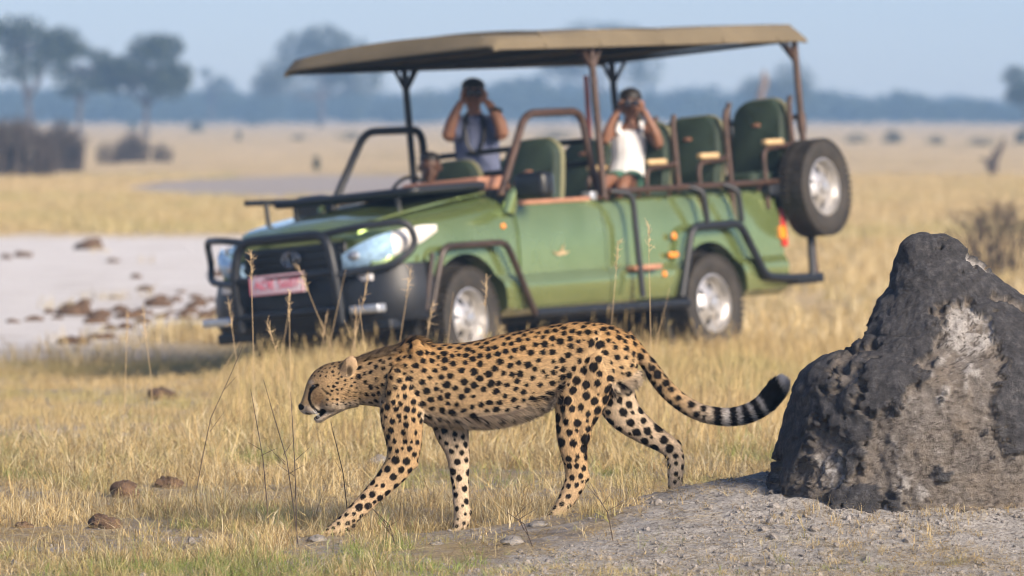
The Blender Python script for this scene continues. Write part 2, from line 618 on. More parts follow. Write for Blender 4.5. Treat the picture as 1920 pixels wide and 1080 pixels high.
BLACKB = simple('brown_black_tube', (0.026, 0.019, 0.016), 0.4, scale=12, col2=(0.055, 0.036, 0.028))
RUBBER = simple('tyre_rubber', (0.014, 0.013, 0.012), 0.75, scale=9, col2=(0.042, 0.036, 0.030), bump=0.3, bump_scale=60)
ALLOY = simple('alloy_rim', (0.62, 0.61, 0.60), 0.34, metal=0.75, var=0.12, scale=18)
DARKHOLE = simple('rim_shadow_gap', (0.012, 0.011, 0.010), 0.7)
CANVAS = simple('khaki_canvas', (0.135, 0.11, 0.07), 0.9, var=0.16, scale=2.5, bump=0.25, bump_scale=30)
SEATG = simple('dark_green_seat_cloth', (0.017, 0.034, 0.023), 0.75, var=0.25, scale=10, bump=0.15, bump_scale=90)
SEATE = simple('olive_seat_edging', (0.16, 0.16, 0.09), 0.75, var=0.15, scale=12)
PAD = simple('tan_armrest_pad', (0.50, 0.36, 0.19), 0.65, var=0.15, scale=25)
STEEL = simple('brushed_step_plate', (0.55, 0.58, 0.62), 0.35, metal=0.7, var=0.1, scale=30)
LAMPW = simple('clear_lamp_lens', (0.36, 0.56, 0.80), 0.15, metal=0.1, var=0.3, scale=22, coat=1.0)
LAMPD = simple('lamp_housing', (0.06, 0.075, 0.09), 0.3, metal=0.3)
LAMPR = simple('red_lamp_lens', (0.55, 0.03, 0.02), 0.15, coat=1.0)
AMBER = simple('amber_lens', (0.80, 0.26, 0.02), 0.15, coat=1.0)
PLATE = simple('number_plate', (0.80, 0.68, 0.73), 0.5)
PLATER = simple('number_plate_red', (0.70, 0.10, 0.16), 0.5)
CHROME = simple('worn_chrome', (0.40, 0.42, 0.44), 0.25, metal=0.9)
GLASSD = simple('windscreen_dark', (0.012, 0.014, 0.017), 0.08, spec=0.6)
LEATHER = simple('rust_dashboard', (0.36, 0.18, 0.115), 0.55, var=0.2, scale=9)

truck = empty('safari_truck', TR_O, 'open green safari truck with khaki canopy, bull bar and rows of seats', 'truck')
truck.rotation_euler = (TR_M.to_3x3()).to_euler()
T = truck
def TW(u, v, z): return TR_O + TR_M.to_3x3() @ Vector((u, v, z))

ST = [(0.86, .42, .97, 1.03, .70), (.76, .42, 1.02, 1.09, .79), (.55, .42, 1.065, 1.14, .85), (.25, .41, 1.10, 1.18, .875), (0, .40, 1.12, 1.21, .88), (-.30, .39, 1.145, 1.24, .88),
      (-.47, .38, 1.165, 1.26, .88), (-.62, .36, 1.18, 1.27, .88)]
def stat(u):
    if u <= ST[-1][0]: return ST[-1][1:]
    for a, b in zip(ST, ST[1:]):
        if b[0] <= u <= a[0]:
            t = (a[0]-u)/(a[0]-b[0]); return tuple(p + (q-p)*t for p, q in zip(a[1:], b[1:]))
    return ST[0][1:]
def side_profile(u, off=0.0):
    zb, zs, zt, hw = stat(u)
    k = (zs - zb) / 0.82
    return [(hw-.10, zb), (hw-.015+off, zb+.05*k), (hw+.016+off, zb+.20*k), (hw+.014+off, zb+.245*k), (hw-.022+off, zb+.30*k), (hw-.014+off, zb+.46*k), (hw-.012+off, zb+.60*k), (hw-.030+off, zb+.72*k), (hw-.052+off, zs-.03), (hw-.085+off, zs)]
def half_section(u, top):
    pr = side_profile(u)
    zb, zs, zt, hw = stat(u)
    pts = [(0, zb)] + pr
    if top == 'hood':
        pts += [(hw-.16, zs+(zt-zs)*.55), (hw-.30, zt), (0, zt+.02)]
    else:
        pts += [(hw-.11, zs-.005), (hw-.13, zs-.10), (0, zs-.10)]
    return pts
def body_piece(name, us, top, arch):
    mb = MB(); rings = []
    for u in us:
        h = half_section(u, top)
        rings.append([(u, v, z) for v, z in h] + [(u, -v, z) for v, z in h[-2:0:-1]])
    mb.loft(rings)
    o = mb.build(name, PAINT, T)
    if arch is not None:
        ct = MB()
        au, az, ar = arch
        ct.loft([[(au + ar*math.cos(t), y_, az + ar*math.sin(t)) for t in np.linspace(0, 2*math.pi, 56, endpoint=False)] for y_ in (-1.2, 1.2)])
        co = ct.build('cutter', BLACKP, T)
        md = o.modifiers.new('b', 'BOOLEAN'); md.object = co; md.operation = 'DIFFERENCE'; md.solver = 'EXACT'
        apply_mods(o)
        bpy.data.objects.remove(co)
        me = o.data
        me.materials.clear(); me.materials.append(PAINT)
        me.polygons.foreach_set('material_index', np.zeros(len(me.polygons), np.int32))
        me.polygons.foreach_set('use_smooth', np.ones(len(me.polygons), bool))
        me.set_sharp_from_angle(angle=R(30))
    return o
body_piece('front_wing', [0.86, .76, .66, .55, .4, .25, .1, 0, -.1, -.2, -.3, -.47, -.62], 'hood', (0, .37, .47))
body_piece('cab', [-.625, -.9, -1.2, -1.5, -1.735], 'tub', None)
body_piece('load_bed', [-1.75, -2.0, -2.3, -2.6, -2.85, -3.1, -3.35, -3.6, -3.85, -4.1], 'tub', (-3.085, .33, .47))
# doors
for s in (1, -1):
    mb = MB()
    us = [-.66, -.70, -.95, -1.2, -1.5, -1.68, -1.72]
    pr0 = []
    for q, u in enumerate(us):
        pf = side_profile(u, .008)[1:]
        zlow = .43 if 0 < q < len(us)-1 else .47
        pr0.append([(u, s*v, max(z, zlow)) for v, z in pf])
    V, Fq = [], []
    n = len(pr0[0])
    for r_ in pr0: V += r_
    for i in range(len(us)-1):
        for j in range(n-1):
            Fq.append((i*n+j, i*n+j+1, (i+1)*n+j+1, (i+1)*n+j))
    mb.add(V, Fq)
    d = mb.build('door', PAINT, T)
    solidify(d, .012)
    h = MB().box((-1.64, s*.862 - .012, .955), (-1.52, s*.862 + .016, .985), .008)
    h.ellipsoid((-1.58, s*.866, .97), (.055, .008, .035), 12, 8)
    h.build('handle', BLACKP, d)
    MB().box((-1.70, s*.80-.04, 1.165), (-.70, s*.80+.035, 1.20), .012).build('door_cap', LEATHER, d)
    c = MB().box((-1.72, s*.80-.05, 1.17), (-1.64, s*.80+.05, 1.235), .01)
    c.build('door_catch', STEEL, d)
    # bird emblem on the door: a small bird in flight
    e = MB()
    z0, u0 = .80, -1.13
    vv = s * .885
    for poly in ([(-.12, .0), (-.02, .010), (.05, -.008), (.02, -.025), (-.07, -.018)], [(.0, .0), (-.07, .06), (-.04, .008)], [(.03, -.004), (.08, .014), (.05, -.014)]):
        n0 = len(poly)
        V = [(u0 + a, vv, z0 + b) for a, b in poly] + [(u0 + a, vv + s*.004, z0 + b) for a, b in poly]
        e.add(V, [tuple(range(n0)), tuple(range(2*n0-1, n0-1, -1))] + [(i, (i+1) % n0, n0+(i+1) % n0, n0+i) for i in range(n0)])
    e.build('bird_emblem', simple('faded_emblem', (0.40, 0.30, 0.17), 0.4), d)
# bonnet panel with a bulge
mb = MB(); rings = []
for u in (.80, .74, .6, .3, 0, -.3, -.58):
    zb, zs, zt, hw = stat(u)
    w = hw - .22
    row = []
    for k in range(13):
        t = -1 + k/6
        row.append((u + (.03*(1-t*t) if u > .7 else 0), t*w, zt + .012 + .022*(1-t*t) + (.012 if abs(t) < .45 else 0) - (.02 if u > .78 else 0)))
    rings.append(row)
mb.loft(rings, cap=False, closed=False)
bn = mb.build('bonnet', PAINT, T); solidify(bn, .015)
# front face: grille with slats and an oval emblem
g = MB().box((.80, -.47, .78), (.885, .47, 1.00), .02).build('grille', BLACKP, T)
for k in range(4):
    MB().box((.885, -.44, .80 + k*.05), (.905, .44, .818 + k*.05), .006).build('grille_slat', BLACKM, g)
em = MB()
for (cv, cz, a, b_) in ((0, .905, .078, .056), (0, .905, .030, .054), (0, .925, .060, .020)):
    em.tube([(.922, cv + a*math.cos(t), cz + b_*math.sin(t)) for t in np.linspace(0, 2*math.pi, 28, endpoint=False)], .0075, 6, closed=True)
em.build('oval_emblem', CHROME, g)
# headlights wrapping round the corner of the wing
for s in (1, -1):
    path = [(.885, .43), (.872, .52), (.84, .62), (.79, .70), (.70, .77), (.58, .83), (.45, .865), (.32, .885)]
    lo = [.80, .80, .81, .83, .865, .905, .955, 1.015]
    hi = [.90, .945, .985, 1.015, 1.04, 1.055, 1.065, 1.06]
    for nm, k0, k1, mt in (('headlight', 0, 5, LAMPW), ('indicator_lens', 4, 8, LAMPW)):
        V, Fq = [], []
        nn = k1 - k0
        for (u, v), a, b_ in zip(path[k0:k1], lo[k0:k1], hi[k0:k1]):
            for j in range(5):
                t = j/4
                bul = .024 + .026 * (1-(2*t-1)**2)
                V.append((u + bul * (1.3 if v > .60 else .9), s*(v + bul*.8), a + (b_-a)*t))
        for i in range(nn-1):
            for j in range(4): Fq.append((i*5+j, i*5+j+1, (i+1)*5+j+1, (i+1)*5+j))
        hl = MB().add(V, Fq).build(nm, mt if nm == 'headlight' else simple('white_lamp_lens', (.82, .80, .76), .2, coat=1), T)
        solidify(hl, .03, -1)
        if nm == 'headlight':
            MB().ellipsoid((.895, s*.56, .885), (.035, .06, .04), 14, 8).build('reflector', STEEL, hl)
# wraparound dark bumper
prof = [(-.90, .44), (-.89, .62), (-.84, .76), (-.70, .86), (-.45, .93), (0, .95), (.45, .93), (.70, .86), (.84, .76), (.89, .62), (.90, .44)]
mb = MB(); rings = []
for v, u in prof:
    n = Vector((u-.2, v*.9, 0)).normalized()
    rings.append([(u + n.x*o_, v + n.y*o_, z) for o_, z in ((-.14, .42), (-.02, .40), (.02, .48), (.02, .66), (-.02, .80), (-.14, .82))])
mb.loft(rings)
bmp = mb.build('front_bumper', BLACKM, T)
for s in (1, -1):
    MB().box((.90, s*.68-.13, .47), (1.0, s*.68+.13, .53), .012).build('step_plate', STEEL, bmp)
    MB().box((.862, s*.60-.09, .70), (.895, s*.60+.09, .75), .008).build('fog_light', simple('fog_lens', (.62,.62,.66), .3), bmp)
MB().box((.70, -.80, .34), (.86, .80, .42), .02).build('skid_bar', BLACKM, bmp)
# bull bar
bb = MB()
bb.tube([(.98, -.46, .42), (1.02, -.46, .80), (1.0, -.40, 1.06), (1.0, .40, 1.06), (1.02, .46, .80), (.98, .46, .42)], .036, 12, .16)
bb.tube([(1.02, -.46, .78), (1.03, .46, .78)], .026, 10)
bb.tube([(1.0, -.46, .52), (1.0, .46, .52)], .026, 10)
for s in (1, -1):
    bb.tube([(1.0, s*.36, 1.055), (.93, s*.62, 1.09), (.72, s*.93, 1.10), (.66, s*.95, .93), (.80, s*.86, .80), (1.02, s*.46, .755)], .026, 10, .13)
    bb.box((.88, s*.44-.02, .44), (1.0, s*.44+.02, .60), .005)
bbo = bb.build('bull_bar', BLACKM, T)
pl = MB().box((1.035, -.30, .665), (1.048, .20, .805), .004).build('licence_plate', PLATE, T)
def letters(text, size, parent, mat, loc, rot):
    cu = bpy.data.curves.new('lettering', 'FONT'); cu.body = text; cu.size = size; cu.extrude = .002; cu.align_x = 'CENTER'; cu.align_y = 'CENTER'; cu.offset = -size*.008
    o = bpy.data.objects.new('lettering', cu); COL.objects.link(o)
    dg = bpy.context.evaluated_depsgraph_get()
    me = bpy.data.meshes.new_from_object(o.evaluated_get(dg))
    bpy.data.objects.remove(o)
    me.materials.clear(); me.materials.append(mat)
    q = bpy.data.objects.new('lettering', me); COL.objects.link(q); q.parent = parent; q.location = loc; q.rotation_euler = rot
    return q
letters('ADE 5607', .10, pl, PLATER, (1.050, -.05, .733), (R(90), 0, R(90)))
mb = MB()
for a, b_ in (((-.295, .67), (.195, .674)), ((-.295, .796), (.195, .80))): mb.box((1.0478, a[0], a[1]), (1.0505, b_[0], b_[1]))
for v in (-.295, .187): mb.box((1.0478, v, .679), (1.0504, v+.004, .791))
mb.build('plate_border', PLATER, pl)

# wheels
def make_wheel(u, v, z, s, name='wheel', hub_off=0.0):
    w = empty(name); w.parent = T; w.location = (u, v, z)
    ro, ri, hw = .37, .225, .115
    prof = [(ri, -hw*.8), (ri+.03, -hw*.95), (ro-.05, -hw), (ro-.015, -hw*.86), (ro, -hw*.6), (ro+.003, 0), (ro, hw*.6), (ro-.015, hw*.86), (ro-.05, hw), (ri+.03, hw*.95), (ri, hw*.8)]
    ty = MB().lathe(prof, 48, 'y')
    for k in range(48):         # tread blocks
        a = 2*math.pi*k/48
        for side in (-1, 1):
            aa = a + (math.pi/48 if side > 0 else 0)
            M_ = Matrix.Rotation(-aa, 4, 'Y')
            lo, hi = Vector((ro-.02, side*.03, -.014)), Vector((ro+.010, side*hw*.93, .014))
            ys_ = sorted((lo.y, hi.y))
            cs = [M_ @ Vector((x, y, z_)) for x in (lo.x, hi.x) for y in ys_ for z_ in (lo.z, hi.z)]
            ty.add(cs, [(0,1,3,2),(4,6,7,5),(0,4,5,1),(2,3,7,6),(0,2,6,4),(1,5,7,3)])
    ty.build('tyre', RUBBER, w)
    # rim: lipped barrel, dished face with six round holes, hub cap
    rm = MB().lathe([(.228, -.09), (.228, .09), (.214, .094), (.205, .07), (.20, -.08)], 40, 'y')
    o_ = s * .045
    N_ = 72
    face = []
    rad = [.055, .085, .105, .125, .150, .175, .205]
    V = []
    for r_ in rad:
        for k in range(N_):
            a = 2*math.pi*k/N_
            dish = o_ + s * (.025 * math.cos((r_-.055)/.15*math.pi))
            V.append((r_*math.cos(a), dish, r_*math.sin(a)))
    Fq = []
    for i in range(len(rad)-1):
        for k in range(N_):
            am = ((k + .5) % 12 - 6) / 12 * (2*math.pi/6)
            rmid = (rad[i]+rad[i+1])/2
            if (am*rmid/.026)**2 + ((rmid-.140)/.030)**2 < 1: continue
            k2 = (k+1) % N_
            Fq.append((i*N_+k, i*N_+k2, (i+1)*N_+k2, (i+1)*N_+k))
    rm.add(V, Fq)
    rmo = rm.build('rim', ALLOY, w)
    MB().lathe([(.001, o_ - s*.05), (.20, o_ - s*.05), (.20, o_ - s*.06), (.001, o_ - s*.06)], 32, 'y').build('rim_shade_disc', DARKHOLE, rmo)  # near-black disc stands for the shade behind the rim holes
    hb = MB().lathe([(.001, o_ + s*.055), (.045, o_ + s*.05), (.058, o_ + s*.025), (.058, o_), (.001, o_)], 24, 'y')
    for k in range(6):
        a = 2*math.pi*(k+.5)/6
        hb.ellipsoid((.080*math.cos(a), o_ + s*.024, .080*math.sin(a)), (.012, .012, .012), 8, 6)
    hb.build('hub', ALLOY, rmo)
    return w
for u, z in ((0, .37), (-3.085, .33)):
    for s in (1, -1):
        w = make_wheel(u, s*.775, z, s)
        if u == 0: w.rotation_euler = (0, R(20), R(4))
        else: w.rotation_euler = (0, R(47), 0)
spw = make_wheel(-4.40, 1.0, 1.155, 1, 'spare_wheel'); spw.rotation_euler = (0, R(8), R(3))
# inner wheel wells
for u, z in ((0, .37), (-3.085, .33)):
    MB().lathe([(.001, -.70), (.465, -.70), (.465, -.55), (.44, -.5), (.44, .5), (.465, .55), (.465, .70), (.001, .70)], 40, 'y', (u, 0, z)).build('wheel_well', DARKHOLE, T)
# chassis
MB().box((-3.9, -.5, .30), (.6, .5, .42), .02).build('chassis', DARKHOLE, T)
# side steps and wheel guard tubes
for s in (1, -1):
    MB().tube([(.50, s*.90, .44), (.36, s*.95, .90), (-.40, s*.95, .90), (-.72, s*.92, .36)], .026, 10, .09).build('wheel_guard', BLACKB, T)
    MB().tube([(.56, s*.90, .46), (.47, s*.93, .86)], .02, 8).build('guard_strut', BLACKB, T)
    MB().tube([(-.72, s*.92, .37), (-2.66, s*.92, .35)], .035, 10).build('side_step', BLACKM, T)
    MB().tube([(-2.60, s*.91, .40), (-2.76, s*.95, .92), (-3.40, s*.95, .92), (-3.72, s*.93, .50), (-4.10, s*.93, .47), (-4.42, s*.93, .47)], .032, 10, .09).build('rear_wheel_guard', BLACKM, T)
    rl = MB().tube([(-1.78, s*.90, 1.225), (-4.12, s*.90, 1.225)], .022, 10)
    for u in (-1.8, -2.2, -2.6, -3.0, -3.4, -3.8, -4.1): rl.tube([(u, s*.87, 1.16), (u, s*.90, 1.225)], .014, 8)
    rl.build('bed_rail', RUST, T)
    MB().tube([(-1.82, s*.90, 1.225), (-1.98, s*.98, 1.20), (-2.00, s*.98, .42)], .024, 10, .09).build('climbing_bar', BLACKM, T)
    for u in (-2.88, -3.34):
        MB().tube([(u+.05, s*.90, 1.225), (u-.03, s*.98, 1.18), (u-.06, s*.97, .93)], .024, 10, .08).build('climbing_bar', BLACKM, T)
    MB().box((-2.62, s*.885, .70), (-2.50, s*.905, .74), .006).build('side_glint', AMBER, T)  # amber pieces added to stand in for orange glints on the side
    MB().ellipsoid((-2.58, s*.905, .86), (.03, .016, .03), 12, 8).build('side_glint', AMBER, T)
    MB().ellipsoid((-2.42, s*.90, .58), (.026, .016, .026), 12, 8).build('side_glint', AMBER, T)
    MB().ellipsoid((-.50, s*.862, 1.02), (.028, .016, .022), 12, 8).build('side_marker', AMBER, T)
    MB().box((-2.30, s*.88, .62), (-1.95, s*.975, .66), .01).build('foot_rung', LEATHER, T)
    tl = MB().box((-4.14, s*.80-.07, .72), (-4.07, s*.80+.085, 1.02), .015).build('tail_light', LAMPR, T)
    MB().box((-4.12, s*.80+.05, .78), (-4.03, s*.80+.09, .88), .01).build('tail_indicator', AMBER, tl)
    # side mirror on a painted arm
    mr = MB().box((-.76, s*1.03-.14, 1.195), (-.60, s*1.03+.15, 1.395), .05).build('mirror', BLACKP, T)
    MB().tube([(-.60, s*.84, 1.12), (-.62, s*.88, 1.24), (-.64, s*.92, 1.30)], [.06, .05, .03], 12).build('mirror_arm', PAINT, mr)
    MB().box((-.772, s*1.03-.11, 1.225), (-.7615, s*1.03+.12, 1.365)).build('mirror_glass', CHROME, mr)
MB().box((-4.50, -.95, .42), (-4.12, .95, .50), .02).build('rear_bumper', BLACKM, T)
MB().tube([(-4.36, .93, .48), (-4.44, .90, 1.10)], .03, 10).build('spare_strut', BLACKM, T)
MB().tube([(-4.30, .60, 1.16), (-4.40, .95, 1.155)], .04, 10).build('spare_bracket', BLACKM, T)
# cab frames either side, sloping windscreen pillar and roll hoop
for s in (1, -1):
    MB().tube([(-.58, s*.80, 1.24), (-1.04, s*.75, 1.84), (-1.74, s*.75, 1.84), (-1.80, s*.80, 1.20)], .03, 12, .12).build('window_frame', RUST if s > 0 else BLACKM, T)
MB().tube([(-1.78, -.78, 1.45), (-1.78, .78, 1.45)], .024, 10).build('cross_bar', BLACKM, T)
MB().tube([(-1.80, -.78, 1.62), (-1.80, .78, 1.62)], .022, 10).build('cross_bar', BLACKM, T)
# windscreen folded flat on the bonnet, with its rest
wsf = MB()
wsf.tube([(-.55, -.72, 1.335), (.20, -.68, 1.325), (.20, .60, 1.325), (-.55, .66, 1.335)], .03, 10, .06)
wsf.box((-.58, -.72, 1.30), (-.52, .68, 1.36), .012)
wso = wsf.build('folded_windscreen', BLACKM, T)
MB().box((-.54, -.68, 1.322), (.19, .60, 1.334), .003).build('windscreen_glass', GLASSD, wso)
MB().tube([(-.40, -.72, 1.34), (.46, -.74, 1.355)], .022, 10).build('windscreen_rest', BLACKM, wso)
MB().tube([(.28, -.70, 1.345), (.28, -.69, 1.13)], .018, 8).build('rest_post', BLACKM, wso)
for v in (-.5, .45): MB().tube([(.19, v, 1.32), (.19, v, 1.20)], .02, 8).build('rubber_stop', BLACKP, wso)
dash = MB().box((-.98, -.12, 1.30), (-.60, .60, 1.40), .02)
dash.box((-.80, .40, 1.20), (-.68, .46, 1.31), .01)
dash.build('dashboard_top', LEATHER, T)
MB().box((-.98, -.76, 1.08), (-.60, .76, 1.30), .03).build('dashboard', BLACKP, T)
sw = MB().tube([(-1.06 - .05*math.sin(t), -.42 + .18*math.cos(t), 1.30 + .17*math.sin(t)) for t in np.linspace(0, 2*math.pi, 24, endpoint=False)], .014, 8, closed=True)
sw.tube([(-.95, -.42, 1.24), (-1.06, -.42, 1.30)], .02, 8); sw.tube([(-1.06, -.58, 1.30), (-1.06, -.26, 1.30)], .012, 8)
sw.build('steering_wheel', BLACKP, T)
# seats
def seat(u, v, z, w=.50, hb=.62, arms=True, name='seat'):
    """u of the backrest's front, z of the cushion's top"""
    s_ = empty(name); s_.parent = T; s_.location = (u, v, z)
    # backrest: rounded-top slab leaning back
    def outline(k):
        pts = []
        hw_ = w/2
        r_ = .16
        for i in range(7):
            a = math.pi/2*i/6; pts.append((hw_-r_+r_*math.sin(a)*1.0, hb-r_+r_*math.cos(a)))
        pts += [(hw_*1.0, .25), (hw_*.94, .0), (hw_*.85, -.06)]
        full = [(y*k, zz*(1-.5*(1-k)) if zz > 0 else zz) for y, zz in pts]
        return full[::-1] + [(-y, zz) for y, zz in full]
    rings = []
    for x_, k in ((.055, .90), (.04, .97), (.01, 1.0), (-.05, 1.0), (-.08, .97), (-.095, .88)):
        rings.append([(x_ - zz*.16, y, zz) for y, zz in outline(k)])
    bk = MB().loft(rings).build('backrest', SEATG, s_)
    eo = outline(1.012)
    MB().loft([[(x_ - zz*.16, y*kk, zz*kk if zz > 0 else zz) for y, zz in eo] for x_, kk in ((-.012, 1.0), (-.05, 1.012), (-.066, 1.0))]).build('edging', SEATE, bk)
    MB().ellipsoid((.058-.36*.16, 0, .36), (.008, .045, .016), 12, 6).build('maker_badge', LEATHER, bk)
    MB().box((-.02, -w/2, -.15), (.46, w/2, -.005), .05).build('cushion', SEATG, s_)
    MB().box((.0, -w/2+.04, -.40), (.42, w/2-.04, -.151), .01).build('seat_base', BLACKM, s_)
    if arms:
        for s2 in (1, -1):
            y = s2 * (w/2 + .05)
            MB().tube([(.36, y, -.30), (.36, y, .16), (-.02, y, .19), (-.06, y, .19)], .018, 8, .08).build('armrest_tube', RUST, s_)
            MB().box((.10, y-.03, .19), (.34, y+.03, .235), .015).build('armrest_pad', PAD, s_)
            MB().tube([(-.06, y, -.34), (-.05, y, .50), (-.08, y-.0, .56)], .022, 8, .05).build('side_post', RUST, s_)
    return s_
seat(-1.42, .45, 1.06, hb=.60, arms=False)
seat(-1.60, -.45, 1.02, hb=.55, arms=False)
seat(-2.15, -.40, 1.20, w=.42, hb=.36, arms=False)
seat(-2.92, .44, 1.22, w=.44, hb=.52)
seat(-3.42, .52, 1.24, w=.56, hb=.53)
seat(-3.45, -.50, 1.22, w=.48, hb=.46, arms=False)
seat(-4.28, .58, 1.32, w=.48, hb=.56)
MB().box((-4.55, -.92, 1.12), (-3.9, .92, 1.20), .01).build('seat_platform', BLACKM, T)
for z in (1.50, 1.72):
    MB().tube([(-4.46, -.88, z), (-4.46, .88, z)], .022, 8).build('grab_bar', BLACKM, T)
# canopy on poles
roof = MB(); rings = []
us_ = [-.42, -.50, -.95, -1.75, -2.6, -3.5, -4.35, -4.50]
for q, u in enumerate(us_):
    t_ = (u - us_[0]) / (us_[-1] - us_[0])
    crown = .10 if 0 < q < len(us_)-1 else .05
    sag = -.018 if u in (-.95, -2.6) else 0
    e0 = 2.33 if 0 < q < len(us_)-1 else 2.32
    lift = .03 * sm(np.array((-u - .3)/1.4)).item()
    top = [(v, e0 + .075 + lift + sag + crown*(1-(v/.95)**2)*.55) for v in np.linspace(-.93, .93, 15)]
    outer = [(-.985, e0 - .03), (-.975, e0 + .04)] + top + [(.975, e0 + .04), (.985, e0 - .03)]
    inner = [(v*.985, z - .014) for v, z in outer][::-1]
    inner[0] = (.968, e0 - .03); inner[-1] = (-.968, e0 - .03)
    if q in (0, len(us_)-1):
        outer = [(v, e0 - .03 + (z - e0 + .03) * .45) for v, z in outer]; inner = [(v, e0 - .035 + (z - e0 + .03) * .4) for v, z in inner]
    rings.append([(u, v, z) for v, z in outer + inner])
roof.loft(rings)
can = roof.build('canopy', CANVAS, T)
for u in (-1.05, -1.75, -2.55, -3.35, -4.1):
    sv = MB(); pts = [(u, v, 2.33 + .108 + .055*(1-(v/.95)**2) - .012) for v in np.linspace(-.93, .93, 15)]
    sv.tube([(u, -.988, 2.31)] + [(p[0], p[1], p[2]-.004) for p in pts] + [(u, .988, 2.31)], .012, 6).build('canopy_seam', CANVAS, can)
fr = MB()
for s in (1, -1): fr.tube([(-.50, s*.90, 2.315), (-4.46, s*.90, 2.325)], .02, 8)
for u in (-.50, -1.75, -3.1, -4.46): fr.tube([(u, -.90, 2.32), (u, .90, 2.32)], .018, 8)
fr.build('canopy_frame', BLACKM, T)
for u, zb in ((-1.76, 1.18), (-4.47, .50)):
    for s in (1, -1):
        v = s*.88
        po = MB().tube([(u, v, zb), (u, v, 2.31)], .028, 10)
        po.tube([(u, v, 2.14), (u+.12, v, 2.31)], .016, 8)
        if u > -3: po.tube([(u, v, 2.14), (u-.12, v, 2.31)], .016, 8)
        po.tube([(u, v, 2.14), (u, v*.85, 2.31)], .016, 8)
        if u < -3: po.tube([(u, v, 1.60), (u, v, 1.74)], .038, 10)
        po.build('canopy_pole', RUST if s > 0 else BLACKM, T)
# folded red-brown flag pole by the far rear seat
MB().tube([(-3.75, -.66, 1.2), (-3.75, -.62, 2.20)], .02, 8).build('jack_handle', simple('red_oxide', (.36, .075, .05), .5, var=.2, scale=12), T)
# ------------------------------------------------------------------ the cheetah
CY, CS = 26.0, FPX / 26.0
def cw(px, py, d=0.0):
    """pixel on the cheetah's plane (d: photo pixels behind it) to world"""
    return np.array([(px - 960.0) / CS, CY + d / CS, EYE - (py - HORIZON) / CS])

NR = 28
def ring(c, eu, ev, a, b, p=2.2):
    out = []
    for j in range(NR):
        t = 2 * math.pi * j / NR
        cu, sv = math.cos(t), math.sin(t)
        out.append(c + eu * a * np.sign(cu) * abs(cu) ** (2/p) + ev * b * np.sign(sv) * abs(sv) ** (2/p))
    return out

def spl(rows, n):
    """smooth resampling of control rows"""
    rows = np.asarray(rows, float)
    m = len(rows)
    t = np.linspace(0, m - 1, n)
    i = np.clip(t.astype(int), 0, m - 2); f = (t - i)[:, None]
    g = lambda k: rows[np.clip(k, 0, m - 1)]
    p0, p1, p2, p3 = g(i-1), g(i), g(i+1), g(i+2)
    return 0.5 * (2*p1 + (p2-p0)*f + (2*p0-5*p1+4*p2-p3)*f**2 + (3*p1-p0-3*p2+p3)*f**3)

# trunk, neck and head in upright slices: x, top, bottom, half width
TRUNK = [(700, 672, 752, 30), (718, 662, 762, 46), (740, 652, 774, 52), (775, 641, 788, 56), (820, 645, 796, 54), (880, 642, 797, 55), (940, 628, 793, 54),
         (1000, 616, 776, 50), (1050, 607, 750, 46), (1100, 604, 738, 46), (1150, 611, 735, 42), (1178, 627, 722, 32), (1194, 650, 700, 16)]
NECK = [(640, 684, 752, 26), (660, 677, 757, 30), (690, 667, 759, 38), (720, 657, 764, 49), (745, 652, 770, 54)]
HEAD = [(561.5, 760, 769, 6), (564, 755, 772, 9), (569, 740, 776, 13.5), (575, 719, 778, 17), (584, 702, 777, 22), (598, 690, 774, 29), (614, 682, 774, 33), (632, 678, 773, 34), (650, 676, 767, 33), (668, 675, 762, 31)]
JAW = [(589, 782, 789, 7), (594, 780, 791, 10), (602, 776, 791, 13), (612, 768, 785, 16), (625, 762, 778, 20), (642, 752, 770, 24)]
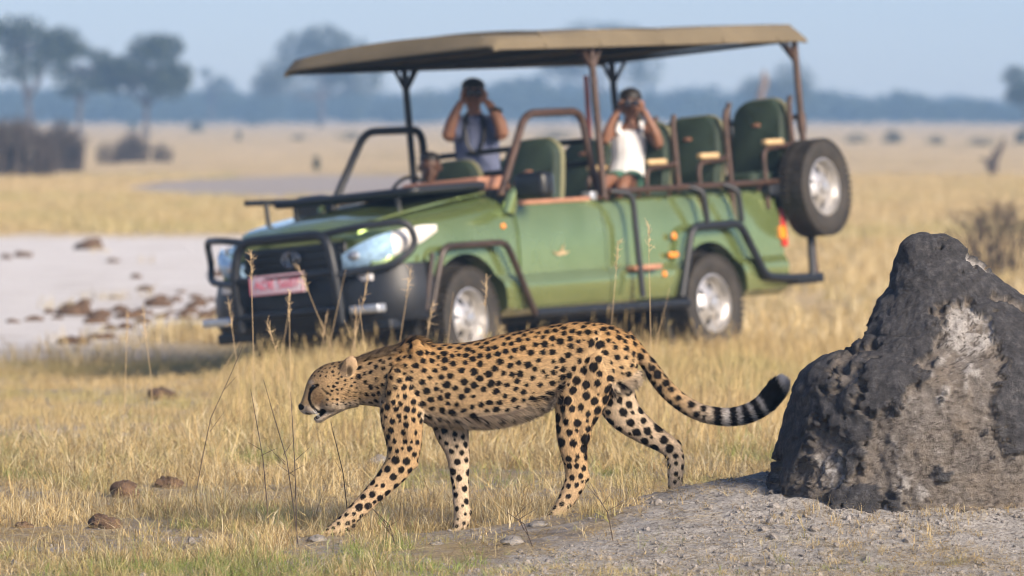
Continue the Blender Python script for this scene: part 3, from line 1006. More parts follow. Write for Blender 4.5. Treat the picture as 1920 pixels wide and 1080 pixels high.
# limbs and tail along a line: x, y, half thickness in the picture plane, half width in depth, depth
LIMBS = {
 'near_fore': [(768, 655, 14, 8, -20), (762, 690, 30, 19, -27), (757, 735, 41, 24, -34), (754, 780, 40, 23, -37), (757, 815, 35, 21, -35), (757, 848, 30, 19, -36), (745, 876, 26, 17, -36), (723, 902, 21.5, 15, -36), (700, 926, 18.5, 14, -36), (676, 950, 16.5, 13, -36), (654, 971, 15, 13, -36), (638, 986, 15, 13.5, -36), (624, 998, 15, 15, -36), (610, 1008, 14, 16, -36), (598, 1014, 10, 15, -36)],
 'far_fore': [(838, 740, 36, 20, 30), (842, 780, 37, 21, 32), (848, 815, 31, 19, 34), (857, 848, 23, 16, 35), (861, 885, 18.5, 14, 35), (863, 920, 15.5, 12.5, 35), (865, 950, 15, 12, 35), (867, 970, 15.5, 13, 35), (864, 985, 15, 14, 35), (860, 997, 11, 14, 35)],
 'near_hind': [(1122, 632, 26, 10, -14), (1110, 668, 52, 26, -18), (1100, 705, 56, 29, -24), (1088, 750, 48, 27, -30), (1077, 790, 36, 22, -34), (1074, 826, 28.5, 18, -35), (1078, 860, 23, 15, -36), (1081, 888, 21, 13, -36), (1074, 912, 19, 13, -36), (1062, 935, 16, 13, -36), (1050, 953, 14, 14, -36), (1038, 966, 12, 15, -36), (1028, 973, 9, 14, -36)],
 'far_hind': [(1128, 690, 46, 24, 18), (1150, 738, 40, 23, 26), (1170, 776, 33, 20, 30), (1200, 803, 26, 17, 33), (1232, 824, 21, 14, 34), (1256, 840, 18.5, 12, 34), (1267, 862, 17, 12, 34), (1267, 892, 14.5, 12, 34), (1266, 922, 13, 12, 34), (1262, 945, 13, 13, 34), (1252, 958, 11, 14, 34), (1242, 963, 8, 13, 34)],
 'tail': [(1168, 640, 22, 14, 0), (1186, 652, 17, 14, 0), (1200, 666, 13.5, 13, 0), (1216, 685, 13, 12, -1), (1232, 708, 13.5, 12, -2), (1252, 732, 14, 12, -4), (1276, 753, 14, 12, -6), (1305, 770, 13.5, 12, -7), (1338, 779, 13, 12, -7), (1370, 781, 13, 12, -6), (1401, 775, 14, 13, -4), (1426, 762, 15, 14, -2), (1444, 745, 16, 15, 0), (1458, 728, 15, 14, 0), (1467, 717, 9, 9, 0)],
}
cen, cdir, crad, cpart = [], [], [], []
PARTS = ['trunk', 'neck', 'head', 'jaw'] + list(LIMBS) + ['ear']
def note(c, d, r_, p):
    cen.append(c); cdir.append(d); crad.append(r_); cpart.append(PARTS.index(p))

cb = MB()
ZUP = np.array([0, 0, 1.0]); YB = np.array([0, 1.0, 0])
for nm, rows, n, pw in (('trunk', TRUNK, 40, 2.15), ('neck', NECK, 16, 2.1), ('head', HEAD, 26, 2.1), ('jaw', JAW, 12, 2.0)):
    rr = spl(rows, n); rings = []
    for q, (x, t, b_, w) in enumerate(rr):
        c = cw(x, (t + b_) / 2); h = (b_ - t) / 2 / CS
        rings.append(ring(c, YB, ZUP, w / CS, h, pw))
        j = min(q + 1, n - 1); i = max(q - 1, 0)
        d = cw(rr[j][0], (rr[j][1]+rr[j][2])/2) - cw(rr[i][0], (rr[i][1]+rr[i][2])/2)
        if nm == 'jaw': pass
        note(c, d / np.linalg.norm(d), (h + w / CS) / 2, nm)
    cb.loft(rings)
for nm, rows in LIMBS.items():
    n = 40 if nm != 'tail' else 60
    rr = spl(rows, n); rings = []
    P = np.array([cw(x, y, d) for x, y, a, b_, d in rr])
    for q in range(n):
        t = P[min(q+1, n-1)] - P[max(q-1, 0)]; t /= np.linalg.norm(t)
        e = np.cross(t, YB); e /= np.linalg.norm(e)
        rings.append(ring(P[q], e, np.cross(e, t), rr[q][2] / CS, rr[q][3] / CS, 2.1))
        note(P[q], t, (rr[q][2] + rr[q][3]) / 2 / CS, nm)
    cb.loft(rings)
def blob(px, py, d, rx, ry, rz):
    cb.ellipsoid(cw(px, py, d), (rx/CS, ry/CS, rz/CS), 18, 12)
# shoulder blade, haunch, elbow, hock points, scrotum, cheek pads, muzzle, brow
blob(778, 662, -20, 34, 20, 26); blob(778, 662, 20, 34, 20, 26)
blob(1128, 668, -22, 50, 24, 46); blob(1128, 668, 22, 50, 24, 46)
blob(772, 866, -36, 13, 11, 12)
blob(1095, 891, -36, 11, 9, 12); blob(1270, 837, 34, 8, 9, 11)
blob(878, 962, 35, 7, 7, 8); blob(662, 984, -36, 7, 7, 7)
blob(1184, 702, 0, 10, 14, 16)
for s in (-1, 1):
    blob(588, 765, s*12, 15, 11, 11); blob(622, 748, s*20, 22, 15, 22); blob(594, 713, s*15, 10, 6, 5)
blob(565, 762, 0, 6, 9, 7)
blob(742, 728, -52, 17, 11, 44); blob(768, 790, -52, 14, 11, 40); blob(782, 668, -38, 16, 12, 34)
blob(1122, 700, -46, 30, 14, 42); blob(1068, 768, -50, 13, 11, 34); blob(1096, 800, -46, 12, 11, 34)
# toes
for nm, (x, y, d), dx in (('a', (594, 1013, -36), -1), ('b', (856, 998, 35), -1), ('c', (1024, 972, -36), -1), ('d', (1240, 962, 34), -1)):
    for k in range(4):
        blob(x + dx*(3 if k in (1, 2) else 0), y - 1, d + (k - 1.5) * 8, 9, 5, 7)
# ears: flat leaves leaning back, their hollow only painted dark
for s in (-1, 1):
    rr = spl([(646, 706, 10, 7, 20), (650, 697, 14.5, 6.5, 23), (655, 687, 15.5, 5.5, 26), (659, 679, 13.5, 4.5, 28), (662, 673, 9.5, 3.6, 28), (664, 669, 5, 3, 28)], 12)
    P = np.array([cw(x, y, s*d) for x, y, a, b_, d in rr]); rings = []
    for q in range(len(rr)):
        t = P[min(q+1, len(rr)-1)] - P[max(q-1, 0)]; t /= np.linalg.norm(t)
        e = np.cross(t, YB); e /= np.linalg.norm(e)
        rings.append(ring(P[q], e, np.cross(e, t), rr[q][2]/CS, rr[q][3]/CS, 2))
        note(P[q], t, rr[q][2]/CS, 'ear')
    cb.loft(rings)
cheetah = empty('cheetah', (cw(900, 1000)[0], CY, 0.11), 'spotted cheetah walking left with lowered head and curved ringed tail', 'cheetah')
body = cb.build('body', None)
voxel(body, 0.0036, 10, 0.5)
cme = body.data
nv = len(cme.vertices)
CV = np.empty(nv * 3, np.float32); cme.vertices.foreach_get('co', CV); CV = CV.reshape(-1, 3).astype(float)
CN = np.empty(nv * 3, np.float32); cme.vertices.foreach_get('normal', CN); CN = CN.reshape(-1, 3).astype(float)
cen = np.array(cen); cdir = np.array(cdir); crad = np.array(crad); cpart = np.array(cpart)
def nearest(P):
    best = np.full(len(P), 1e9); bi = np.zeros(len(P), int)
    for k in range(len(cen)):
        d = np.linalg.norm(P - cen[k], axis=1) / crad[k]
        u = d < best
        best[u] = d[u]; bi[u] = k
    return bi
def pix(P):
    return 960 + P[:, 0] * CS, HORIZON + (EYE - P[:, 2]) * CS

# --- coat: rosettes thrown by darts with the spacing of each region
PART = {p: i for i, p in enumerate(PARTS)}
vi = nearest(CV); vpart = cpart[vi]
vx, vy = pix(CV)
def belly_t(x, y, nz):
    """0 on the back, 1 on the belly"""
    xs_ = [r_[0] for r_ in TRUNK]; top = np.interp(x, xs_, [r_[1] for r_ in TRUNK]); bot = np.interp(x, xs_, [r_[2] for r_ in TRUNK])
    return np.clip((y - top) / (bot - top), 0, 1)
def spacing(part, x, y, nz):
    r_ = np.full(len(x), 7.6); s_ = np.full(len(x), 21.5)
    bt = belly_t(x, y, nz)
    tr = part == PART['trunk']
    ridge = tr & (bt < .16); r_[ridge] = 7.0; s_[ridge] = 18.5
    low = tr & (bt > .84); r_[low] = 7.4; s_[low] = 27
    nk = (part == PART['neck']) | (tr & (x < 745)); r_[nk] = 5.6; s_[nk] = 17.5
    sh = (part == PART['near_fore']) | (part == PART['far_fore'])
    r_[sh] = 6.8; s_[sh] = 19.5
    lowf = sh & (y > 850); r_[lowf] = 8.6; s_[lowf] = 23
    lowf = sh & (y > 955); r_[lowf] = 5.0; s_[lowf] = 15
    hi = (part == PART['near_hind']) | (part == PART['far_hind'])
    r_[hi] = 9.4; s_[hi] = 25
    h2 = hi & (y > 770); r_[h2] = 10.4; s_[h2] = 27.5
    h2 = hi & (y > 850); r_[h2] = 6.6; s_[h2] = 20
    hd = (part == PART['head']) | (part == PART['jaw']) | (part == PART['ear']); r_[hd] = 3.0; s_[hd] = 10.5
    tl = part == PART['tail']; r_[tl] = 8.4; s_[tl] = 19.5
    return r_ * .76, s_ * .71
order = rng.permutation(nv)
R0, S0 = spacing(vpart, vx, vy, CN[:, 2])
acc = np.zeros((9000, 3)); accs = np.zeros(9000); na_ = 0; sp_c, sp_r, sp_d, sp_n = [], [], [], []
for i in order:
    p = vpart[i]
    if p in (PART['jaw'], PART['ear']): continue
    x, y = vx[i], vy[i]
    if p == PART['head'] and (x < 612 or y < 722 and x < 630 or y > 760): 
        if not (y < 706 and x > 585): continue
    if p == PART['tail'] and x > 1318: continue
    s_ = S0[i] * (0.9 + 0.25 * rng.random()) / CS
    if na_ and (np.sum((acc[:na_] - CV[i]) ** 2, 1) < ((accs[:na_] + s_) / 2) ** 2).any(): continue
    acc[na_] = CV[i]; accs[na_] = s_; na_ += 1
    big = rng.random()
    k = 1.0 + .16 * rng.standard_normal()
    sp_c.append(CV[i]); sp_r.append(R0[i] / CS * np.clip(k, .6, 1.3)); sp_d.append(cdir[vi[i]]); sp_n.append(CN[i])
    if na_ >= 8990: break
# small freckles between the large spots
for i in order[::-1][:1300]:
    p = vpart[i]
    if p in (PART['jaw'], PART['ear'], PART['head'], PART['tail']): continue
    d = np.sqrt(np.sum((np.array(sp_c) - CV[i]) ** 2, 1)) - np.array(sp_r)
    if d.min() < 4.6 / CS: continue
    sp_c.append(CV[i]); sp_r.append((2.4 + 1.6 * rng.random()) / CS); sp_d.append(cdir[vi[i]]); sp_n.append(CN[i])
sp_c = np.array(sp_c); sp_r = np.array(sp_r); sp_d = np.array(sp_d); sp_n = np.array(sp_n)

def seg_dist(x, y, poly):
    best = np.full(len(x), 1e9)
    for (x0, y0), (x1, y1) in zip(poly, poly[1:]):
        dx, dy = x1 - x0, y1 - y0
        t = np.clip(((x - x0)*dx + (y - y0)*dy) / (dx*dx + dy*dy), 0, 1)
        best = np.minimum(best, np.hypot(x - x0 - t*dx, y - y0 - t*dy))
    return best

def coat(P, Nn, bi):
    """fur colour at surface points"""
    x, y = pix(P); part = cpart[bi]
    bt = belly_t(x, y, Nn[:, 2])
    n1 = fbm(P * 30, 3, 41); n2 = fbm(P * 9, 2, 42); n3 = fbm(P * 95, 2, 43)
    gold = np.array([0.475, 0.295, 0.13]); tan = np.array([0.525, 0.37, 0.205]); cream = np.array([0.66, 0.56, 0.44])
    k = np.where(part == PART['trunk'], sm((bt - .05) / .55), .8)
    c = gold + (tan - gold) * k[:, None]
    # pale underside, inner legs and throat
    pale = np.where(part == PART['trunk'], sm((bt - .74) / .24), 0)
    far = ((part == PART['far_fore']) | (part == PART['far_hind']))
    pale = np.where(far, np.maximum(pale, .62), pale)
    legs = (part >= 4) & (part <= 7)
    pale = np.where(legs, np.maximum(pale, sm((y - 840) / 150) * .35), pale)
    pale = np.where(part == PART['neck'], sm((y - 738) / 22) * .8, pale)
    hd = part == PART['head']
    pale = np.where(hd, np.maximum(sm((y - (745 + (640 - x) * .12)) / 16) * .85, 0), pale)
    pale = np.where(part == PART['jaw'], 1.0, pale)
    tl = part == PART['tail']
    pale = np.where(tl, sm((x - 1255) / 90) * 1.0, pale)
    c = c + (cream - c) * pale[:, None]
    tw = np.where(tl, sm((x - 1320) / 40), 0)
    c = c + (np.array([.64, .60, .56]) - c) * tw[:, None]
    c = c * (1 + .13 * n1 + .10 * n2 + .24 * fbm(P * 170, 2, 47))[:, None]
    # spots
    best = np.full(len(P), 9.0)
    W = P + 0.0024 * np.stack([n3, fbm(P * 95, 2, 53), fbm(P * 95, 2, 63)], 1)
    cell = 0.06
    from collections import defaultdict
    gr = defaultdict(list)
    keys = np.floor(W / cell).astype(int)
    for j, kk in enumerate(map(tuple, np.floor(sp_c / cell).astype(int))):
        for a in (-1, 0, 1):
            for b_ in (-1, 0, 1):
                for c_ in (-1, 0, 1): gr[(kk[0]+a, kk[1]+b_, kk[2]+c_)].append(j)
    od = np.lexsort(keys.T); ks = keys[od]
    cut = np.flatnonzero(np.any(np.diff(ks, axis=0) != 0, axis=1)) + 1
    for grp in np.split(od, cut):
        js = gr.get(tuple(keys[grp[0]]))
        if not js: continue
        dv = W[grp][:, None, :] - sp_c[js][None]
        al = np.einsum('ijk,jk->ij', dv, sp_d[js])
        d2 = np.sum(dv * dv, 2) - al * al + (al / 1.10) ** 2
        facing = np.einsum('ik,jk->ij', Nn[grp], sp_n[js]) > 0.1
        dd = np.where(facing, np.sqrt(np.maximum(d2, 0)) / sp_r[js][None], 9.0)
        best[grp] = dd.min(1)
    dark = 1 - sm((best - .86) / .26)
    # tail rings and tuft
    rings_ = np.zeros(len(P))
    ang = x + (y - 775) * np.where(x > 1385, -.55, -.12)
    for a, b_ in ((1326, 1341), (1354, 1369), (1377, 1393), (1401, 1418), (1428, 1478)):
        rings_ = np.maximum(rings_, sm((ang - a) / 3) * (1 - sm((ang - b_) / 3)))
    ring_tip = sm((x + (y - 720) * -.5 - 1476) / 6)
    rings_ = np.where(tl & (x > 1312), rings_ * (1 - ring_tip), 0)
    dark = np.where(tl & (x > 1315), rings_, dark)
    # face: tear line, mouth, nose, lip, eye rim
    fc = hd | (part == PART['jaw'])
    tear = seg_dist(x, y, [(592, 723), (586, 728), (581, 737), (580, 747), (583, 757), (588, 764), (594, 770)])
    td = 1 - sm((tear - 2.1) / 1.3)
    mouth = seg_dist(x, y, [(591, 781), (598, 777), (605, 771)])
    lid = 1 - sm((seg_dist(x, y, [(583, 730), (588, 724.5), (595, 721)]) - 2.5) / 1.3)
    md_ = 1 - sm((mouth - 5.0) / 1.8)
    nose = 1 - sm((np.hypot((x - 564.5) / 7.0, (y - 763) / 6.2) - .8) / .25)
    lip = (1 - sm((seg_dist(x, y, [(574, 774), (584, 777.5), (592, 774)]) - .9) / 1.2)) * .8
    brow = (1 - sm((seg_dist(x, y, [(604, 727), (612, 734), (620, 738)]) - 1.2) / 1.4)) * .75
    fd = np.maximum.reduce([lid, td, md_, nose, lip, brow])
    dark = np.where(fc, np.maximum(dark, fd), dark)
    # crown of the head, darker and freckled; grey jaw; ear
    crown = np.where(hd, .14 + sm((706 - y) / 22) * .34, 0)
    c = c * (1 - crown)[:, None]
    whit = np.where(fc & (x < 600) & (y > 770), .7, 0)
    whit = np.where(hd, np.maximum(whit, .35 * (1 - sm((np.hypot((x - 584) / 7, (y - 716) / 5) - .6) / .5))), whit)
    c = c + (np.array([.60, .56, .52]) - c) * whit[:, None]
    cheek = np.where(hd, .22 * (1 - sm((np.hypot((x - 596) / 13, (y - 746) / 17) - .5) / .6)), 0)
    c = c * (1 - cheek[:, None] * np.array([.8, 1.0, 1.1]))
    er = part == PART['ear']
    ein = np.where(er, 1 - sm((np.hypot((x - 656) / 7, (y - 695) / 13) - .45) / .8), 0)  # shade of the ear's hollow put into the coat colour
    eback = np.where(er & (x < 650), .55, 0)
    dark = np.where(er, np.maximum(ein * .85, eback), dark)
    c = np.where(er[:, None], c * .3 + np.array([.36, .265, .175]) * .7, c)
    # dark nape ridge
    nape = np.where((part == PART['neck']) | (part == PART['trunk']) & (x < 800), sm((Nn[:, 2] - .55) / .4) * .45, 0)
    c = c * (1 - nape)[:, None]
    blackc = np.array([0.010, 0.0075, 0.0065])
    return np.clip(c + (blackc - c) * np.clip(dark, 0, 1)[:, None], 0.004, 1), np.clip(dark, 0, 1)

cc, cdark = coat(CV, CN, vi)
set_col(cme, 'coat', cc)
FURM = attr_mat('cheetah_coat', 'coat', 0.75, spec=0.12)
cme.materials.clear(); cme.materials.append(FURM)
cme.polygons.foreach_set('use_smooth', np.ones(len(cme.polygons), bool))
body.name = 'body'
body.parent = cheetah
body.matrix_parent_inverse = Matrix.Translation(-cheetah.location)

# --- fur strands
cme.calc_loop_triangles()
nt_ = len(cme.loop_triangles)
tri = np.empty(nt_ * 3, np.int32); cme.loop_triangles.foreach_get('vertices', tri); tri = tri.reshape(-1, 3)
a_, b_, c_ = CV[tri[:, 0]], CV[tri[:, 1]], CV[tri[:, 2]]
area = np.linalg.norm(np.cross(b_ - a_, c_ - a_), axis=1) / 2
cenx, ceny = pix((a_ + b_ + c_) / 3)
vis = (CN[tri[:, 0]][:, 1] < 0.55)              # the far flank needs less
wgt = area * np.where(vis, 1.0, 0.25)
tp = vpart[tri[:, 0]]
wgt = wgt * np.where(tp == PART['tail'], 2.2, np.where((tp == PART['neck']) | (tp == PART['head']), 1.5, 1.0))
NS = 190000
pick = rng.choice(nt_, NS, p=wgt / wgt.sum())
u = rng.random(NS); v = rng.random(NS); fl = u + v > 1; u[fl], v[fl] = 1 - u[fl], 1 - v[fl]
P = a_[pick] + (b_[pick] - a_[pick]) * u[:, None] + (c_[pick] - a_[pick]) * v[:, None]
Nn = CN[tri[pick, 0]]
bi = nearest(P); part = cpart[bi]; px_, py_ = pix(P)
Dd = cdir[bi].copy()
hd = (part == PART['head']) | (part == PART['neck']) | (part == PART['jaw'])
Dd[hd] += np.array([0, 0, -.25]); tr = part == PART['trunk']; Dd[tr] += np.array([0, 0, -.35])
Dd += .22 * rng.standard_normal((NS, 3))
Dd -= Nn * np.sum(Dd * Nn, 1)[:, None]; Dd /= np.linalg.norm(Dd, axis=1)[:, None] + 1e-9
bt = belly_t(px_, py_, Nn[:, 2])
lenf = np.full(NS, .013); lift = np.full(NS, .36)
lenf[part == PART['head']] = .0075; lenf[hd & (px_ < 585)] = .004
nk = (part == PART['neck']) | (tr & (px_ < 760)); lenf[nk] = .016; lenf[(part == PART['head']) & (px_ > 636) & (py_ > 730)] = .017
mane = (nk | (tr & (px_ < 800))) & (Nn[:, 2] > .75); lenf[mane] = .036; lift[mane] = .55
bel = tr & (bt > .88) & (px_ > 795); lenf[bel] = .036; lift[bel] = .75
flk = tr & (px_ > 985) & (px_ < 1060) & (bt > .80); lenf[flk] = .040; lift[flk] = .6
tl = part == PART['tail']; lenf[tl] = .019 + .013 * sm((px_[tl] - 1260) / 120); lift[tl] = .42
tip = tl & (px_ > 1436); lenf[tip] = .034; lift[tip] = .50
brk = (px_ > 795) & (px_ < 860) & (py_ > 770) & (py_ < 812) & tr; lenf[brk] = .022; lift[brk] = .5
legs = (part >= 4) & (part <= 7); lenf[legs] = .010; lenf[legs & (py_ > 860)] = .007
lenf[part == PART['ear']] = .0042
lenf *= .7 + .6 * rng.random(NS)
fc_, fdk = coat(P, Nn, bi)
fc_ *= (0.52 + .95 * rng.random(NS) ** 1.4)[:, None]
tipc = fc_ * 1.12
white_tip = tl & (px_ > 1462) & (rng.random(NS) < .75); tipc[white_tip] = (.66, .63, .60)
side = np.cross(Nn, Dd); side /= np.linalg.norm(side, axis=1)[:, None] + 1e-9
wd = np.where(lenf > .018, .0010, .00085)[:, None]
mid = P + Dd * (lenf * .55)[:, None] + Nn * (lenf * lift * .55)[:, None]
end = P + Dd * lenf[:, None] + Nn * (lenf * lift * .72)[:, None] + np.where(bel[:, None] | flk[:, None], np.array([0, 0, -.008]), 0)
root = P - Nn * .0008
FV = np.stack([root - side * wd, root + side * wd, mid + side * wd * .8, mid - side * wd * .8, end], 1).reshape(-1, 3)
FC = np.stack([fc_, fc_, fc_, fc_, tipc], 1).reshape(-1, 3)
k = np.arange(NS) * 5
fq = np.stack([k, k+1, k+2, k+3], 1); ft = np.stack([k+3, k+2, k+4], 1)
# whiskers
WV, WF, WC = [], [], []
for s in (-1, 1):
    for q in range(9):
        p0 = cw(583 + 2.2 * (q % 4), 762 + 3.2 * (q // 3), s * 20)
        d = np.array([.35 + .25 * rng.random(), s * (.35 + .2*rng.random()), -.35 - .35 * rng.random()]); d /= np.linalg.norm(d)
        ln_ = .045 + .03 * rng.random()
        e = np.cross(d, [0, 1, 0]); e /= np.linalg.norm(e)
        b0 = len(FV) + len(WV)
        WV += [p0 - e*.0006, p0 + e*.0006, p0 + d*ln_ + np.array([0, 0, -.006])]
        WF.append([b0, b0+1, b0+2]); WC += [[.75, .73, .70]] * 3
FV = np.concatenate([FV, np.array(WV)]); FC = np.concatenate([FC, np.array(WC)]); ft = np.concatenate([ft, np.array(WF)])
fme = mesh_np('fur', FV, [fq, ft])
set_col(fme, 'coat', np.clip(FC, 0, 1))
fur = link('fur', fme, attr_mat('cheetah_fur', 'coat', 0.7, translucent=0.12, spec=0.1))
fur.parent = cheetah; fur.matrix_parent_inverse = Matrix.Translation(-cheetah.location); fur['kind'] = 'stuff'
EYEM = simple('amber_eye', (0.10, 0.05, 0.012), 0.08, coat=1.0)
for s in (-1, 1):
    e = MB().ellipsoid(cw(589.5, 723, s * 21.5), (5.2/CS, 4.5/CS, 3.6/CS), 16, 10).build('eye', EYEM)
    MB().ellipsoid(cw(588.4, 723, s * 25.0), (3.0/CS, 1.6/CS, 2.8/CS), 12, 8).build('pupil', simple('pupil_black', (0.005, 0.005, 0.005), 0.05), e)
    e.parent = cheetah; e.matrix_parent_inverse = Matrix.Translation(-cheetah.location)
# ------------------------------------------------------------------ people in the truck
SKIN1 = simple('tanned_skin', (0.29, 0.14, 0.085), 0.55, var=0.12, scale=14)
SKIN2 = simple('brown_skin', (0.19, 0.09, 0.055), 0.55, var=0.12, scale=14)
SKIN3 = simple('dark_brown_skin', (0.085, 0.042, 0.028), 0.5, var=0.15, scale=14)
HAIR = simple('black_hair', (0.012, 0.010, 0.009), 0.5, bump=0.4, scale=60, var=0.3)
SHIRTB = simple('grey_blue_shirt', (0.13, 0.155, 0.26), 0.85, var=0.12, scale=7, bump=0.25, bump_scale=40)
TANKW = simple('white_tank_top', (0.70, 0.70, 0.72), 0.85, var=0.05, scale=8, bump=0.2, bump_scale=40)
KHAKI = simple('khaki_cloth', (0.20, 0.15, 0.10), 0.85, var=0.12, scale=9)
SHORTG = simple('green_shorts_cloth', (0.05, 0.14, 0.10), 0.85, var=0.15, scale=9)
BINO = simple('binocular_rubber', (0.015, 0.015, 0.017), 0.45, var=0.2, scale=30)
LENSM = simple('coated_lens', (0.012, 0.012, 0.022), 0.25)

class Fig:
    """a figure drawn on a plane at distance Y, in photo pixels with depth"""
    def __init__(s, Y): s.Y, s.S = Y, FPX / Y
    def w(s, px, py, d=0.0):
        return np.array([(px - 960.0) * s.Y / FPX, s.Y + d / s.S, EYE - (py - HORIZON) * s.Y / FPX])
    def limb(s, mb, rows, n=14):
        """rows: x, y, depth, half width across, half depth"""
        rr = spl(rows, n)
        P = np.array([s.w(r_[0], r_[1], r_[2]) for r_ in rr]); rings = []
        ref = np.array([1.0, 0, 0])
        for q in range(n):
            t = P[min(q+1, n-1)] - P[max(q-1, 0)]; t /= np.linalg.norm(t) + 1e-9
            e = ref - t * ref.dot(t)
            if np.linalg.norm(e) < .2: e = np.array([0, 0, 1.0]) - t * t[2]
            e /= np.linalg.norm(e); f = np.cross(t, e)
            rings.append([P[q] + e*rr[q][3]/s.S*math.cos(a) + f*rr[q][4]/s.S*math.sin(a) for a in np.linspace(0, 2*math.pi, 14, endpoint=False)])
        mb.loft(rings)
    def blob(s, mb, px, py, d, rx, ry, rz): mb.ellipsoid(s.w(px, py, d), (rx/s.S, ry/s.S, rz/s.S), 16, 12)
    def head(s, mb, x, y, k, d=0):
        """head about its centre; k: half height in pixels; looks at the camera"""
        s.blob(mb, x, y - .12*k, d + .08*k, .74*k, .92*k, .86*k)
        s.blob(mb, x, y + .42*k, d - .22*k, .56*k, .58*k, .56*k)
        s.blob(mb, x, y + .22*k, d - .84*k, .14*k, .22*k, .16*k)      # nose
        s.blob(mb, x, y + .04*k, d - .76*k, .09*k, .14*k, .20*k)
        s.blob(mb, x, y - .14*k, d - .70*k, .52*k, .16*k, .10*k)      # brow
        s.blob(mb, x, y + .54*k, d - .70*k, .24*k, .12*k, .09*k)      # lips
        s.blob(mb, x, y + .86*k, d - .52*k, .26*k, .22*k, .16*k)      # chin
        for q in (-1, 1): s.blob(mb, x + q*.76*k, y + .08*k, d + .08*k, .10*k, .20*k, .26*k)   # ears
    def hand(s, mb, x, y, d, q, k=1.0):
        """a hand curled round the side of a binocular barrel; q: -1 image left, 1 image right"""
        s.blob(mb, x, y, d, 6.5*k, 9*k, 10*k)
        for i in range(4):
            fy = y - 9*k + i*5.2*k
            ln_ = (1.0, 1.12, 1.05, .82)[i] * k
            s.limb(mb, [(x + q*2*k, fy + 2, d - 5*k, 2.3*k, 2.3*k), (x + q*3*k, fy, d - 12*k*ln_, 2.2*k, 2.2*k), (x - q*3*k, fy - 1, d - 17*k*ln_, 2.0*k, 2.0*k), (x - q*9*k*ln_, fy, d - 16*k*ln_, 1.7*k, 1.7*k)], 8)
        s.limb(mb, [(x + q*1*k, y + 8*k, d - 2*k, 2.8*k, 2.8*k), (x - q*4*k, y + 11*k, d - 8*k, 2.6*k, 2.6*k), (x - q*9*k, y + 9*k, d - 12*k, 2.1*k, 2.1*k)], 8)
def place(o, parent):
    o.parent = parent; o.matrix_parent_inverse = Matrix.Translation(-Vector(parent.location))
    return o
def binoculars(F, x, y, d, k, label):
    b = empty('binoculars', F.w(x, y, d), label, 'binoculars', None)
    for q in (-1, 1):
        mb = MB()
        F.limb(mb, [(x + q*6.5*k, y, d + 9*k, 4.4*k, 4.4*k), (x + q*6.8*k, y, d + 4*k, 5*k, 5*k), (x + q*7.5*k, y, d - 6*k, 6.6*k, 6.6*k), (x + q*8*k, y, d - 18*k, 7.4*k, 7.4*k), (x + q*8*k, y, d - 24*k, 7.6*k, 7.6*k)], 12)
        o = place(mb.build('barrel', BINO), b)
        ln_ = MB(); F.blob(ln_, x + q*8*k, y, d - 24.2*k, 6.0*k, 1.2*k, 6.0*k)
        place(ln_.build('lens', LENSM), o)
        o2 = o.children[0]; o2.matrix_parent_inverse = Matrix.Identity(4); o2.parent = b; o2.matrix_parent_inverse = Matrix.Translation(-Vector(b.location))
    mb = MB(); F.blob(mb, x, y - 1*k, d - 6*k, 5*k, 9*k, 5*k)
    place(mb.build('hinge', BINO), b)
    return b

# man in the first raised row
F = Fig(47.95)
man = empty('person', F.w(890, 345, 0), 'person in grey-blue shirt raising binoculars, standing behind the cab', 'person')
mb = MB()
F.head(mb, 887, 178, 29)
F.limb(mb, [(888, 196, 4, 13, 14), (889, 212, 4, 14, 14), (891, 226, 4, 22, 17)], 8)
F.limb(mb, [(891, 222, 5, 26, 18), (892, 240, 5, 38, 22), (894, 270, 4, 39, 23), (896, 305, 4, 37, 23), (897, 345, 4, 37, 24), (897, 380, 2, 36, 25)], 16)
F.limb(mb, [(862, 232, 3, 15, 15), (850, 244, -18, 12.5, 12.5), (840, 256, -44, 11, 11)], 10)
F.limb(mb, [(839, 257, -44, 11, 11), (846, 234, -46, 11.5, 11.5), (856, 208, -44, 8.5, 8.5), (866, 190, -40, 6.5, 6.5)], 12)
F.limb(mb, [(921, 230, 3, 15, 15), (932, 242, -18, 12.5, 12.5), (942, 252, -44, 12, 12)], 10)
F.limb(mb, [(943, 253, -44, 12, 12), (937, 230, -46, 12, 12), (925, 207, -44, 9, 9), (913, 190, -40, 6.8, 6.8)], 12)
F.hand(mb, 869, 180, -34, -1, .95); F.hand(mb, 909, 180, -34, 1, .95)
for q in (-1, 1):
    F.limb(mb, [(897 + q*17, 372, 2, 18, 20), (897 + q*19, 430, -6, 15, 16), (897 + q*19, 490, 4, 12, 13), (897 + q*19, 545, 6, 8, 9), (897 + q*20, 560, -14, 8, 9)], 14)
o = voxel(mb.build('body', SKIN1), .0055, 5); o.data.materials.clear(); o.data.materials.append(SKIN1); place(o, man)
mb = MB()
F.limb(mb, [(890, 216, 5, 17, 17), (891, 224, 5, 33, 21), (892, 240, 5, 42, 26), (894, 270, 4, 43, 27), (896, 305, 4, 42, 27), (898, 345, 4, 43, 28), (898, 362, 4, 43, 28)], 18)
F.limb(mb, [(866, 230, 4, 18, 18), (853, 242, -16, 17, 17), (844, 253, -33, 17, 17)], 8)
F.limb(mb, [(918, 228, 4, 18, 18), (930, 240, -16, 17, 17), (940, 250, -33, 17, 17)], 8)
F.limb(mb, [(880, 219, -12, 5, 5), (886, 232, -20, 4, 4)], 5); F.limb(mb, [(901, 218, -12, 5, 5), (894, 232, -20, 4, 4)], 5)
o = voxel(mb.build('shirt', SHIRTB), .008, 4); o.data.materials.clear(); o.data.materials.append(SHIRTB); place(o, man)
mb = MB()
for q in (-1, 1):
    F.limb(mb, [(897 + q*14, 356, 3, 26, 27), (897 + q*19, 400, -2, 22, 23), (897 + q*20, 440, -4, 20, 21)], 8)
